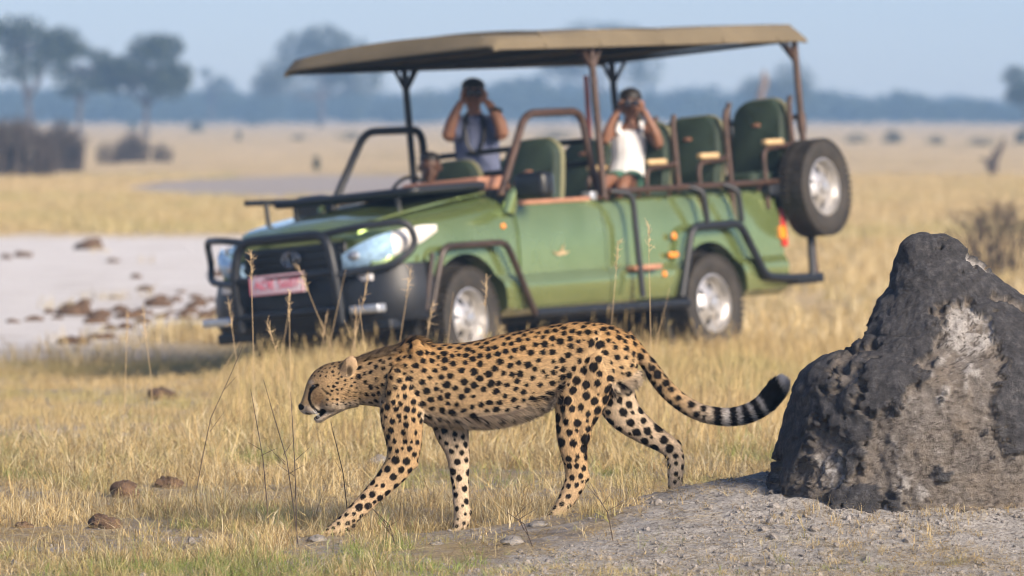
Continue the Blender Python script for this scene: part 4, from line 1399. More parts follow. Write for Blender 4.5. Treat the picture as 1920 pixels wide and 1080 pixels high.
place(mb.build('shorts', KHAKI), man)
mb = MB(); F.blob(mb, 887, 161, 4, 22.5, 27, 15.5); F.blob(mb, 887, 170, 12, 22.5, 20, 18)
place(mb.build('hair', HAIR), man)
mb = MB(); mb.tube([F.w(929 + 10.5*math.cos(t), 208 + 4*math.sin(t), -44 + 10.5*math.sin(t)) for t in np.linspace(0, 2*math.pi, 16, endpoint=False)], .013, 8, closed=True)
place(mb.build('wrist_watch', BINO), man)
bn_ = binoculars(F, 889, 174, -42, 1.05, 'black binoculars held up by the person in the blue shirt')
mb = MB(); mb.tube([F.w(x, y, d) for x, y, d in ((874, 214, 2), (872, 225, -18), (872, 245, -27), (876, 270, -29), (885, 285, -30), (893, 287, -30), (901, 280, -29), (907, 262, -28), (908, 240, -26), (905, 222, -16), (902, 213, 2))], .013, 8)
place(mb.build('neck_strap', BINO), bn_)

# woman further back on the near side
F = Fig(48.3)
wom = empty('person', F.w(1180, 350, 0), 'person in white tank top looking through binoculars, seated near the canopy pole', 'person')
mb = MB()
F.head(mb, 1182, 196, 27)
F.limb(mb, [(1181, 214, 4, 10, 11), (1180, 230, 4, 11, 12), (1180, 241, 4, 22, 15)], 8)
F.limb(mb, [(1180, 236, 5, 24, 15), (1180, 252, 5, 33, 19), (1180, 276, 4, 31, 20), (1178, 300, 4, 28, 19), (1177, 325, 4, 33, 22), (1177, 350, 4, 36, 24)], 16)
F.limb(mb, [(1150, 243, 3, 12, 12), (1141, 254, -14, 9.5, 9.5), (1133, 265, -38, 8.5, 8.5)], 10)
F.limb(mb, [(1133, 266, -38, 8.5, 8.5), (1139, 246, -40, 9, 9), (1150, 222, -40, 7, 7), (1160, 206, -38, 5.5, 5.5)], 12)
F.limb(mb, [(1212, 240, 3, 14, 13), (1224, 255, -10, 12, 12), (1234, 272, -32, 10, 10)], 10)
F.limb(mb, [(1234, 272, -32, 10, 10), (1228, 250, -38, 9.5, 9.5), (1214, 222, -40, 7, 7), (1206, 206, -38, 5.5, 5.5)], 12)
F.hand(mb, 1163, 198, -32, -1, .85); F.hand(mb, 1203, 198, -32, 1, .85)
F.limb(mb, [(1166, 342, 0, 19, 19), (1150, 342, -45, 17, 17), (1128, 344, -88, 13, 13), (1126, 372, -94, 13, 13), (1128, 420, -84, 9, 10), (1128, 436, -100, 8, 8)], 16)
F.limb(mb, [(1190, 342, 0, 19, 19), (1180, 342, -45, 17, 17), (1166, 346, -88, 13, 13), (1164, 372, -94, 13, 13), (1166, 420, -84, 9, 10), (1166, 436, -100, 8, 8)], 16)
o = voxel(mb.build('body', SKIN2), .0055, 5); o.data.materials.clear(); o.data.materials.append(SKIN2); place(o, wom)
mb = MB()
F.limb(mb, [(1180, 246, 5, 27, 20), (1180, 256, 4, 33, 24), (1180, 276, 3, 34, 25), (1179, 300, 3, 32, 23), (1178, 322, 3, 38, 26), (1177, 334, 3, 41, 28)], 16)
for x in (1158, 1203): F.limb(mb, [(x, 250, -18, 5, 3.5), (x + (2 if x < 1180 else -1), 234, -8, 5, 3.5), (x + (3 if x < 1180 else -2), 230, 6, 5, 3.5), (x, 246, 22, 5, 3.5)], 10)
o = voxel(mb.build('tank_top', TANKW), .006, 4); o.data.materials.clear(); o.data.materials.append(TANKW); place(o, wom)
mb = MB()
F.limb(mb, [(1168, 340, 8, 24, 23), (1156, 341, -30, 22, 22), (1146, 342, -52, 21, 21)], 8); F.limb(mb, [(1188, 340, 8, 24, 23), (1184, 341, -30, 22, 22), (1178, 342, -52, 21, 21)], 8)
place(mb.build('shorts', SHORTG), wom)
mb = MB(); F.blob(mb, 1182, 181, 4, 21.5, 26, 17); F.blob(mb, 1182, 196, 13, 22, 17, 24); F.limb(mb, [(1190, 206, 22, 12, 10), (1198, 226, 8, 9, 8), (1199, 244, -6, 5, 5)], 8)
place(mb.build('hair', HAIR), wom)
binoculars(F, 1183, 193, -38, .95, 'black binoculars held up by the person in the white top')

# driver, low behind the folded windscreen
F = Fig(47.65)
drv = empty('person', F.w(806, 400, 0), 'person at the wheel, only head and shoulders above the dashboard', 'person')
mb = MB()
F.head(mb, 806, 313, 27)
F.limb(mb, [(806, 332, 4, 11, 12), (806, 346, 4, 12, 12), (806, 354, 4, 24, 16)], 8)
F.limb(mb, [(806, 350, 5, 30, 17), (806, 366, 5, 42, 22), (806, 400, 4, 40, 24), (806, 445, 4, 37, 26)], 12)
for q in (-1, 1):
    F.limb(mb, [(806 + q*38, 362, 3, 15, 15), (806 + q*46, 392, -20, 12, 12), (806 + q*42, 404, -62, 9, 9), (806 + q*32, 388, -92, 7, 7)], 14)
    F.limb(mb, [(806 + q*18, 440, 0, 19, 19), (806 + q*20, 440, -90, 14, 14), (806 + q*20, 500, -110, 11, 11)], 10)
    F.hand(mb, 806 + q*31, 385, -96, q, .9)
o = voxel(mb.build('body', SKIN3), .0055, 5); o.data.materials.clear(); o.data.materials.append(SKIN3); place(o, drv)
mb = MB(); F.limb(mb, [(806, 352, 5, 26, 18), (806, 364, 5, 45, 24), (806, 400, 4, 44, 27), (806, 442, 4, 41, 29)], 10)
for q in (-1, 1): F.limb(mb, [(806 + q*36, 362, 3, 18, 18), (806 + q*45, 390, -18, 15.5, 15.5)], 6)
o = voxel(mb.build('shirt', KHAKI), .008, 4); o.data.materials.clear(); o.data.materials.append(KHAKI); place(o, drv)
mb = MB(); F.blob(mb, 806, 298, 4, 20.5, 25, 14)
place(mb.build('hair', HAIR), drv)
# ------------------------------------------------------------------ termite mound
MY, MS = 25.42, FPX / 25.42
LEFT = [(1448, 985), (1452, 930), (1456, 899), (1465, 845), (1486, 767), (1510, 707), (1540, 682), (1582, 668), (1624, 634), (1642, 598), (1679, 544), (1688, 502), (1703, 466), (1716, 455), (1727, 451)]
RIGHT = [(2130, 985), (2120, 930), (2112, 880), (2100, 820), (2080, 760), (2055, 700), (2020, 650), (1970, 610), (1920, 576), (1890, 560), (1859, 538), (1829, 502), (1793, 469), (1772, 457), (1740, 451)]
lx = np.array(LEFT, float); rx = np.array(RIGHT, float)
yy = np.concatenate([np.linspace(985, 520, 190), np.linspace(518, 455, 46), [453.5, 452.2, 451.3]])
lx_ = np.interp(-yy, -lx[:, 1], lx[:, 0]); rx_ = np.interp(-yy, -rx[:, 1], rx[:, 0])
NA = 420
MV = []
for k, y in enumerate(yy):
    t = (985 - y) / (985 - 451)
    cx, hw = (lx_[k] + rx_[k]) / 2, max((rx_[k] - lx_[k]) / 2, .6)
    dep = hw * (0.62 + .25 * t)
    a = np.linspace(0, 2*math.pi, NA, endpoint=False)
    p = 2.3
    ca, sa = np.cos(a), np.sin(a)
    X = cx + hw * np.sign(ca) * np.abs(ca) ** (2/p); D = dep * np.sign(sa) * np.abs(sa) ** (2/p) + 26 * t
    MV.append(np.stack([(X - 960) / MS, MY + D / MS, np.full(NA, EYE - (y - HORIZON) / MS)], 1))
nrow = len(yy)
MV = np.concatenate(MV + [np.array([[(1733 - 960)/MS, MY + 26/MS, EYE - (451 - HORIZON)/MS]])])
i0 = np.arange(nrow - 1)[:, None] * NA; j0 = np.arange(NA)[None, :]; j1 = (j0 + 1) % NA
mq = np.stack([(i0 + j0), (i0 + j1), (i0 + NA + j1), (i0 + NA + j0)], -1).reshape(-1, 4)
mt = np.stack([(nrow-1)*NA + np.arange(NA), (nrow-1)*NA + (np.arange(NA)+1) % NA, np.full(NA, nrow*NA)], 1)
tmp = mesh_np('tmp', MV, [mq, mt])
MNv = np.empty(len(MV)*3, np.float32); tmp.vertices.foreach_get('normal', MNv); MNv = MNv.reshape(-1, 3).astype(float)
bpy.data.meshes.remove(tmp)
mpx = 960 + MV[:, 0] * MS; mpy = HORIZON + (EYE - MV[:, 2]) * MS
# where fresh dark mud has been plastered over the old pale crust
n_a = fbm(MV * np.array([5.0, 5.0, 3.4]), 5, 71); n_b = fbm(MV * np.array([13.0, 13.0, 7.0]), 4, 75); n_c = fbm(MV * 38, 4, 79)
dk = np.zeros(len(MV)) + .10
back = np.where(MV[:, 1] > MY + .12, .15, 0)
for x, y, sx, sy, w in ((1735, 500, 60, 70, 1.0), (1700, 600, 62, 80, .85), (1665, 680, 36, 60, .55), (1860, 560, 60, 40, .75), (1560, 705, 70, 45, .55), (1490, 830, 28, 95, .85), (1520, 760, 40, 50, .6), (1575, 800, 38, 40, .45), (1640, 745, 46, 55, .7), (1880, 740, 50, 70, .8),
                        (1745, 870, 34, 28, .65), (1620, 920, 60, 26, .55), (1810, 930, 70, 24, .55), (1720, 950, 60, 20, .4), (1900, 640, 40, 60, .5), (1590, 860, 22, 46, .55), (2000, 700, 70, 80, .7),
                        (1805, 625, 42, 58, -1.1), (1835, 480, 22, 16, -.6), (1780, 505, 12, 12, -.4), (1870, 520, 40, 14, -.5), (1690, 820, 60, 60, -.25), (1830, 800, 60, 50, -.2), (1870, 880, 70, 50, -.25), (1560, 900, 60, 40, -.35), (1770, 700, 50, 40, -.3)):
    dk += w * np.exp(-((mpx - x) / sx) ** 2 - ((mpy - y) / sy) ** 2)
dk = dk + .80 * n_a + .80 * n_b + .50 * n_c + back
white = np.exp(-((mpx - 1805) / 42) ** 2 - ((mpy - 630) / 56) ** 2) + .8 * np.exp(-((mpx - 1840) / 60) ** 2 - ((mpy - 500) / 40) ** 2) + .5 * np.exp(-((mpx - 1560) / 60) ** 2 - ((mpy - 860) / 70) ** 2) + .45 * np.exp(-((mpx - 1700) / 80) ** 2 - ((mpy - 900) / 40) ** 2)
white = sm((white + .9 * n_b + .5 * n_c - .32) / .3)
dark = sm((dk - .30) / .11)
lump = np.abs(fbm(MV * 8.5, 4, 81)); rid = fbm(MV * np.array([16.0, 16.0, 5.0]), 4, 85); crk = np.abs(fbm(MV * np.array([17, 17, 12.0]), 5, 88, .6))
edge = np.clip((yy[0] - mpy) / 60, 0, 1)
disp = .030 * fbm(MV * 3.6, 3, 91) + .030 * (lump - .2) + (1 - dark) * (.014 * n_b + .012 * np.minimum(crk - .06, .0) + .008 * n_c) + dark * (.026 + .008 * n_b)
disp += (1 - dark) * .006 * fbm(MV * 90, 3, 95)
MV = MV + MNv * disp[:, None]
flare = np.clip((mpy - 925) / 60, 0, 1) ** 2
MV[:, 0] += (MV[:, 0] - (1790 - 960)/MS) * flare * .06; MV[:, 1] += (MV[:, 1] - MY) * flare * .2
MV[:nrow*NA:1, 2] -= 0.0
mme = mesh_np('termite_mound', MV, [mq, mt], smooth=True)
set_f(mme, 'mud', dark); set_f(mme, 'white', white); set_f(mme, 'crk', sm((crk - .005) / .05))
def mound_mat():
    m, nt, b = newmat('termite_mound_earth')
    N = nt.nodes.new
    tc = N('ShaderNodeTexCoord')
    def noise(sc, det=7, ro=.65):
        t = N('ShaderNodeTexNoise'); t.inputs['Scale'].default_value = sc; t.inputs['Detail'].default_value = det; t.inputs['Roughness'].default_value = ro
        L(nt, tc.outputs['Object'], t.inputs['Vector']); return t.outputs[0]
    def ramp(src, stops):
        r = N('ShaderNodeValToRGB'); e = r.color_ramp.elements
        e[0].position, e[0].color = stops[0][0], (*stops[0][1], 1); e[1].position, e[1].color = stops[-1][0], (*stops[-1][1], 1)
        for p, c in stops[1:-1]: e.new(p).color = (*c, 1)
        L(nt, src, r.inputs[0]); return r.outputs[0]
    def mix(f, a, c):
        x = N('ShaderNodeMix'); x.data_type = 'RGBA'
        L(nt, f, x.inputs['Factor']); L(nt, a, x.inputs['A']); L(nt, c, x.inputs['B']); return x.outputs['Result']
    def attr(n):
        a = N('ShaderNodeAttribute'); a.attribute_name = n; return a.outputs['Fac']
    pale = ramp(noise(34, 9, .72), [(.30, (.08, .072, .065)), (.46, (.17, .155, .142)), (.60, (.27, .25, .235)), (.75, (.46, .44, .425))])
    warm = ramp(noise(7, 5), [(.40, (.16, .145, .135)), (.65, (.25, .205, .16))])
    crust = mix(ramp(noise(5, 4), [(.4, (.15,)*3), (.62, (.65,)*3)]), pale, warm)
    whitec = ramp(noise(50, 8, .72), [(.32, (.20, .185, .175)), (.5, (.42, .405, .395)), (.7, (.60, .585, .575))])
    crust = mix(attr('white'), crust, whitec)
    gap = N('ShaderNodeRGB'); gap.outputs[0].default_value = (.085, .072, .064, 1)
    crust = mix(attr('crk'), gap.outputs[0], crust)
    mud = ramp(noise(26, 8, .7), [(.3, (.030, .030, .034)), (.52, (.066, .066, .073)), (.75, (.150, .148, .155))])
    L(nt, mix(attr('mud'), crust, mud), b.inputs['Base Color'])
    b.inputs['Roughness'].default_value = .85; b.inputs['Specular IOR Level'].default_value = .25
    bp = N('ShaderNodeBump'); bp.inputs['Strength'].default_value = 1.0; bp.inputs['Distance'].default_value = .022
    L(nt, noise(75, 8, .75), bp.inputs['Height']); L(nt, bp.outputs[0], b.inputs['Normal'])
    return m
mound = link('termite_mound', mme, mound_mat())
tag(mound, 'tall grey termite mound plastered with dark mud at the right', 'mound')

# ------------------------------------------------------------------ dung, stones and clods
DUNG = simple('elephant_dung_fibre', (0.050, 0.030, 0.020), 0.95, scale=20, col2=(0.16, 0.10, 0.06), bump=0.8, bump_scale=60)
STONE = simple('pale_grey_stone', (0.13, 0.12, 0.11), 0.9, scale=12, col2=(0.30, 0.285, 0.27), bump=0.6, bump_scale=40)
def lumpy(seed, r, n=3, flat=.75, rough=.25, freq=3.0):
    rg = np.random.default_rng(seed); mb = MB()
    for k in range(n):
        c = (0, 0, 0) if k == 0 else (r*1.1*(rg.random()-.5)*2, r*.9*(rg.random()-.5)*2, -r*.15*rg.random())
        q = r * (1 if k == 0 else .55 + .4*rg.random())
        mb.ellipsoid(c, (q*(1+.2*rg.random()), q*(1+.2*rg.random()), q*flat), 22, 14)
    P = np.array(mb.v); d = P / (np.linalg.norm(P, axis=1)[:, None] + 1e-6)
    P = P + d * (r * rough * fbm(P / r * freq + seed * 3.1, 4, seed))[:, None]
    P[:, 2] = P[:, 2] + r * flat * .62
    mb.v = [tuple(p) for p in P]
    return mb
def ground_at(px, py, extra=0.0):
    """where the sight line through a photo pixel meets the ground"""
    Y = np.concatenate([np.arange(20, 60, .02), np.arange(60, 900, .25)])
    X = (px - 960) * Y / FPX; Z = EYE - (py - HORIZON) * Y / FPX
    g = gz(X, Y)
    k = int(np.argmax(Z <= g))
    return X[k], Y[k], g[k]
PUT = []
def put(name, mb, mat, px, py, label, cat, group=None, sink=.01, rot=0):
    x, y, z = ground_at(px, py)
    PUT.append((x, y))
    o = mb.build(name, mat); o.location = (x, y, z - sink); o.rotation_euler = (0, 0, rot)
    return tag(o, label, cat, group)
put('dung_ball', lumpy(1, .060, 1, .9, .25), DUNG, 234, 933, 'round dark dung ball in the foreground grass at left', 'dung')
put('dung_clump', lumpy(2, .055, 2, .75, .4), DUNG, 190, 990, 'fibrous brown dung clump nearest the camera at left', 'dung')
put('dung_clump', lumpy(3, .035, 2, .6, .4), DUNG, 42, 990, 'small brown dung clump at the lower left edge of the photo', 'dung')
put('dung_clump', lumpy(4, .07, 2, .8, .4), DUNG, 300, 750, 'greyish dung clump in grass between the cheetah and the white pan', 'dung')
put('dung_clump', lumpy(5, .06, 2, .6, .4), DUNG, 318, 915, 'flat straw-covered dung clump right of the round dung ball', 'dung')
put('stone', lumpy(6, .05, 1, .7, .3), STONE, 712, 872, 'grey stone behind the cheetah\'s raised foreleg', 'stone')
put('stone', lumpy(7, .035, 1, .6, .3), STONE, 594, 1015, 'pale stone lying at the cheetah\'s leading forepaw', 'stone')
put('stone', lumpy(8, .04, 1, .6, .35), STONE, 960, 1020, 'brown-grey stone on the soil bank below the cheetah\'s belly', 'stone')
put('stone', lumpy(9, .035, 1, .45, .35), STONE, 1010, 985, 'flat whitish stone by the cheetah\'s near hind paw', 'stone')
put('stone', lumpy(10, .028, 1, .45, .35), STONE, 820, 1022, 'small whitish stone left of the soil bank', 'stone')
pan_dung = [(170, 468, .19, 'large dark dung heap at the top of the white pan'), (40, 482, .10, 'dung heap at the left edge of the white pan'), (12, 485, .08, None), (210, 492, .07, None), (256, 522, .07, None), (275, 545, .08, None),
            (148, 592, .14, 'widest brown dung heap in the middle of the white pan'), (190, 596, .10, None), (240, 598, .10, None), (262, 590, .08, None), (290, 575, .12, 'tall dung heap on the white pan left of the truck'), (305, 598, .07, None), (340, 550, .05, None), (355, 588, .08, None), (372, 575, .09, None), (395, 566, .06, None), (320, 588, .05, None),
            (66, 602, .07, None), (92, 588, .06, None), (180, 606, .08, None), (212, 560, .05, None), (235, 616, .07, None), (140, 645, .09, 'dung heap at the near edge of the white pan'), (182, 636, .07, None), (200, 634, .06, None), (22, 605, .05, None), (330, 566, .07, None), (345, 600, .08, None), (385, 600, .09, None), (270, 606, .07, None), (300, 560, .06, None), (225, 585, .08, None), (130, 575, .06, None), (110, 600, .05, None), (400, 590, .07, None), (365, 560, .06, None), (205, 618, .06, None), (160, 570, .07, None), (408, 520, .10, 'dung heap beside the far end of the bull bar')]
ORD = ['', 'second ', 'third ', 'fourth ', 'fifth ', 'sixth ', 'seventh ', 'eighth ', 'ninth ', 'tenth ', 'eleventh ', 'twelfth ']
HEAPS = {'large': 'the large heap topmost on the pan', 'dung heap at the left': 'the leftmost dung heap', 'widest': 'the widest dung heap', 'tall': 'the tall dung heap', 'dung heap at the near': 'the pan\'s nearest heap', 'dung heap beside': 'the heap beside the bull bar'}
rel = {}
for k, (x, y, r_, lab) in enumerate(pan_dung):
    if lab: continue
    hx_, hy_, hl_ = min(((a, b_, c) for a, b_, r2, c in pan_dung if c), key=lambda t: abs(t[0] - x) + 1.5 * abs(t[1] - y))
    nm_ = next(v for q, v in HEAPS.items() if hl_.startswith(q))
    way = ('right of ' if x > hx_ else 'left of ') if abs(x - hx_) > 1.5 * abs(y - hy_) else ('behind ' if y < hy_ else 'in front of ')
    rel.setdefault((way, nm_), []).append((abs(x - hx_) + 1.5 * abs(y - hy_), k))
dung_label = {}
for (way, nm_), lst in rel.items():
    for q, (_, k) in enumerate(sorted(lst)):
        dung_label[k] = (ORD[q] + 'nearest ' if q else 'nearest ') + 'small brown dung lump ' + way + nm_
for k, (x, y, r_, lab) in enumerate(pan_dung):
    put('elephant_dung', lumpy(20 + k, r_ * .85, 4, .62, .45, 2.4), DUNG, x, y, lab or dung_label[k], 'dung', None if lab else 'small dung lumps on the white pan', rot=k)

# ------------------------------------------------------------------ trees and bushes
BARK = simple('dark_bark', (0.055, 0.042, 0.034), 0.9, scale=3, col2=(0.10, 0.08, 0.065), bump=0.5)
def leaf_mat(name, a, b_):
    m, nt, p = newmat(name)
    g = nt.nodes.new('ShaderNodeNewGeometry'); r_ = nt.nodes.new('ShaderNodeValToRGB')
    r_.color_ramp.elements[0].color = (*a, 1); r_.color_ramp.elements[1].color = (*b_, 1)
    L(nt, g.outputs['Random Per Island'], r_.inputs[0]); L(nt, r_.outputs[0], p.inputs['Base Color'])
    p.inputs['Roughness'].default_value = .7; p.inputs['Specular IOR Level'].default_value = .2
    t = nt.nodes.new('ShaderNodeBsdfTranslucent'); L(nt, r_.outputs[0], t.inputs['Color'])
    ms = nt.nodes.new('ShaderNodeMixShader'); ms.inputs[0].default_value = .25
    L(nt, p.outputs[0], ms.inputs[1]); L(nt, t.outputs[0], ms.inputs[2]); L(nt, ms.outputs[0], nt.nodes['Material Output'].inputs['Surface'])
    return m
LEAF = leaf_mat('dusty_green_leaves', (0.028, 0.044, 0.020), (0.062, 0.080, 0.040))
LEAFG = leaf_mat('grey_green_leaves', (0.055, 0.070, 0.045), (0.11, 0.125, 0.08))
def leaf_quads(C, size, rg):
    n = len(C)
    a = rg.standard_normal((n, 3)); a /= np.linalg.norm(a, axis=1)[:, None]
    b_ = rg.standard_normal((n, 3)); b_ -= a * np.sum(a*b_, 1)[:, None]; b_ /= np.linalg.norm(b_, axis=1)[:, None]
    s_ = (size * (.6 + .8 * rg.random(n)))[:, None]
    V = np.stack([C - a*s_, C + b_*s_*.45, C + a*s_, C - b_*s_*.45], 1).reshape(-1, 3)
    return V, (np.arange(n)*4)[:, None] + np.arange(4)[None]
def tree(px, base_py, Y, top_py, half_px, seed, label, nleaf=2600, lobes=None, name='tree', mat=None, trunk_top=.5, lean=0, density=1.0):
    rg = np.random.default_rng(seed)
    sc = Y / FPX
    x0 = (px - 960) * sc; z0 = float(gz(np.array([x0]), np.array([Y]))[0])
    Htree = (base_py - top_py) * sc
    Wd = half_px * sc
    root = empty(name, (x0, Y, z0), label, 'tree', 'trees on the far plain')
    mb = MB()
    th = Htree * trunk_top
    fork = Vector((lean*sc, 0, th*.62))
    mb.tube([(0, 0, -.2), (.1*Wd*(rg.random()-.5), 0, th*.3), fork], [Htree*.034, Htree*.026, Htree*.022], 9)
    L_ = []
    if lobes is None:
        lobes = [(math.cos(k*2.4)*.62*rg.uniform(.5, 1), math.sin(k*2.4)*.6, rg.uniform(.50, .88), rg.uniform(.30, .46)) for k in range(9)]
    for (lx2, ly2, lz2, lr) in lobes:
        c = Vector((lx2*Wd, ly2*Wd, lz2*Htree))
        m_ = fork.lerp(c, .5) + Vector((0, 0, -.06*Htree))
        mb.tube([fork, m_, c], [Htree*.016, Htree*.010, Htree*.004], 6)
        for q in range(3):
            e = c + Vector(rg.standard_normal(3)) * lr * Wd * .5
            mb.tube([m_.lerp(c, .5), e], [Htree*.006, Htree*.002], 5)
        n = int(nleaf * 1.9 * density * lr**2 / sum(l_[3]**2 for l_ in lobes))
        d = rg.standard_normal((n, 3)); d /= np.linalg.norm(d, axis=1)[:, None]
        rad = lr * Wd * (rg.random(n) ** .45)
        P_ = np.array(c) + d * rad[:, None] * np.array([1, 1, .78])
        keep = fbm(P_ * (2.2 / max(Wd*.3, .3)), 2, seed) > -.22
        L_.append(P_[keep])
    mb.build('trunk', BARK, root)
    C = np.concatenate(L_)
    C[:, 0] *= Wd / np.percentile(np.abs(C[:, 0]), 96); zlo, zhi = np.percentile(C[:, 2], 2), np.percentile(C[:, 2], 98.5)
    C[:, 2] = zlo + (C[:, 2] - zlo) * (Htree - zlo) / (zhi - zlo)
    V_, F_ = leaf_quads(C, Htree * .026, rg)
    link('crown', mesh_np('crown', V_, F_), mat or LEAF, root)
    return root
tree(52, 255, 470, 34, 82, 101, 'tall open-crowned tree at the far left of the plain', 2300, density=.8)
tree(150, 252, 500, 80, 56, 102, 'slender tree between the open-crowned and the dense tree at left', 1700, trunk_top=.62)
tree(275, 254, 480, 68, 76, 103, 'dense round-crowned tree third from the left edge', 4200, trunk_top=.5)
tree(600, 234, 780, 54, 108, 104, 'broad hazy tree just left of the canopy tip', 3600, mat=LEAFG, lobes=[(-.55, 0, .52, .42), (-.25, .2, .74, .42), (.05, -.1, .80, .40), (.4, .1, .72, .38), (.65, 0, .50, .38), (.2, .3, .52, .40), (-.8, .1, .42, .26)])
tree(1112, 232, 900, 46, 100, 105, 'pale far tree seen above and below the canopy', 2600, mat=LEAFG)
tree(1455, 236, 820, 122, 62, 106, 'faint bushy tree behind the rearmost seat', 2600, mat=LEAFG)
tree(1925, 250, 560, 126, 42, 107, 'dark tree cut by the right edge of the photo', 2600)
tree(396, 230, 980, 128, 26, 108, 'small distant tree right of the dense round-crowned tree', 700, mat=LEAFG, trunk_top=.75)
# the belt of woodland on the skyline: one mass
rg = np.random.default_rng(55)
C = []
skyline = [(-60, 165), (60, 158), (200, 168), (330, 172), (420, 150), (480, 172), (620, 160), (760, 176), (900, 150), (1000, 136), (1060, 150), (1150, 168), (1290, 160), (1380, 168), (1450, 150), (1530, 160), (1600, 176), (1640, 182), (1690, 166), (1740, 180), (1800, 172), (1860, 190), (1990, 176)]
sxk = [a for a, b_ in skyline]; syk = [b_ for a, b_ in skyline]
for k in range(900):
    Y = rg.uniform(980, 1350); px = rg.uniform(-1300, 3300) if k > 420 else rg.uniform(-160, 2080)
    t = np.interp(px, sxk, syk) + rg.uniform(-4, 22)
    sc = Y / FPX
    z0 = float(gz(np.array([0.0]), np.array([Y]))[0])
    Ht = EYE - (t - HORIZON) * sc - z0
    w = rg.uniform(2.0, 4.2)
    n = 150 if k <= 420 else 90
    d = rg.standard_normal((n, 3)); d /= np.linalg.norm(d, axis=1)[:, None]
    C.append(np.array([(px - 960) * sc, Y, z0 + Ht * .5]) + d * (rg.random(n) ** .4)[:, None] * np.array([w, w, Ht * .5]))
C = np.concatenate(C)
V_, F_ = leaf_quads(C, .55, rg)
wood = link('woodland', mesh_np('woodland', V_, F_), LEAF)
tag(wood, 'hazy blue belt of woodland along the skyline', 'woodland', kind='stuff')

# low bushes, thickets of upright stems, bare shrubs
TWIG = simple('dark_twigs', (0.030, 0.022, 0.019), 0.9, scale=6, col2=(0.085, 0.062, 0.05))
def stems(px, py, wpx, hpx, n, seed, label, cat='bush', name='thicket', mat=None, spread=.25, rad=.006, leaf=0, group=None, branch=2, Yfix=None):
    rg = np.random.default_rng(seed)
    x0, y0, z0 = ground_at(px, py)
    sc = y0 / FPX
    root = empty(name, (x0, y0, z0), label, cat, group)
    mb = MB(); tips = []
    for k in range(n):
        bx, by = rg.uniform(-1, 1) * wpx*sc*.5, rg.standard_normal() * wpx*sc*.18
        hh = hpx*sc * rg.uniform(.55, 1.02) * (1 - .35*abs(bx)/(wpx*sc*.5 + 1e-6))
        tx = bx + rg.standard_normal()*spread*hh; ty = by + rg.standard_normal()*spread*hh
        m_ = (bx + (tx-bx)*.4 + rg.standard_normal()*.03*hh, by + (ty-by)*.4, hh*.5)
        mb.tube([(bx, by, -.02), m_, (tx, ty, hh)], [rad, rad*.8, rad*.3], 4)
        tips.append((tx, ty, hh))
        for q in range(branch):
            f_ = rg.uniform(.35, .8); b0 = Vector(m_).lerp(Vector((tx, ty, hh)), f_)
            e = b0 + Vector((rg.standard_normal()*.16*hh, rg.standard_normal()*.16*hh, .22*hh*rg.random()+.05*hh))
            mb.tube([b0, e], [rad*.6, rad*.25], 3); tips.append(tuple(e))
    mb.build('stem', mat or TWIG, root, smooth=False)
    if leaf:
        C = np.repeat(np.array(tips), leaf, 0) + rg.standard_normal((len(tips)*leaf, 3)) * hpx*sc*.10
        C[:, 2] = np.maximum(C[:, 2], .02)
        V_, F_ = leaf_quads(C, hpx*sc*.035, rg)
        link('foliage', mesh_np('foliage', V_, F_), LEAF if leaf else None, root)
    return root
DRYT = simple('brown_dry_stems', (0.026, 0.020, 0.018), 0.9, scale=2, col2=(0.075, 0.056, 0.044))
stems(28, 335, 150, 128, 300, 201, 'tall dark thicket of dry stems at the left edge', mat=DRYT, spread=.07, rad=.022)
stems(112, 322, 88, 104, 190, 202, 'dark thicket of dry stems right of the tallest one', mat=DRYT, spread=.09, rad=.022)
stems(205, 307, 44, 48, 50, 203, 'thin dry bush left of the dark round one', mat=DRYT, spread=.12, rad=.018)
stems(250, 304, 56, 64, 110, 204, 'dark dry bush in the middle of the row of three', mat=DRYT, spread=.14, rad=.02)
stems(303, 304, 38, 40, 50, 205, 'smallest dry bush at the right of the row of three', mat=DRYT, spread=.16, rad=.018)
stems(1872, 520, 150, 160, 60, 206, 'bare twiggy shrub behind the termite mound', name='bare_shrub', spread=.28, rad=.010, branch=5)
def low_bush(px, py, wpx, hpx, seed, label, group='low dark bushes on the far plain'):
    rg = np.random.default_rng(seed)
    x0, y0, z0 = ground_at(px, py); sc = y0 / FPX
    root = empty('low_bush', (x0, y0, z0), label, 'bush', group)
    mb = MB()
    for k in range(12):
        a = rg.uniform(0, 6.28); r_ = wpx*sc*.4*rg.random()
        mb.tube([(r_*.3*math.cos(a), r_*.3*math.sin(a), -.02), (r_*math.cos(a), r_*math.sin(a), hpx*sc*.75)], [.02, .008], 5)
    mb.build('stem', TWIG, root)
    n = 420
    d = rg.standard_normal((n, 3)); d /= np.linalg.norm(d, axis=1)[:, None]; d[:, 2] = np.abs(d[:, 2])
    C = d * (rg.random(n) ** .45)[:, None] * np.array([wpx*sc*.5, wpx*sc*.4, hpx*sc*.95]) * (1 + .25*fbm(d*2, 2, seed))[:, None]
    V_, F_ = leaf_quads(C, hpx*sc*.085, rg)
    link('foliage', mesh_np('foliage', V_, F_), LEAF, root)
    return root
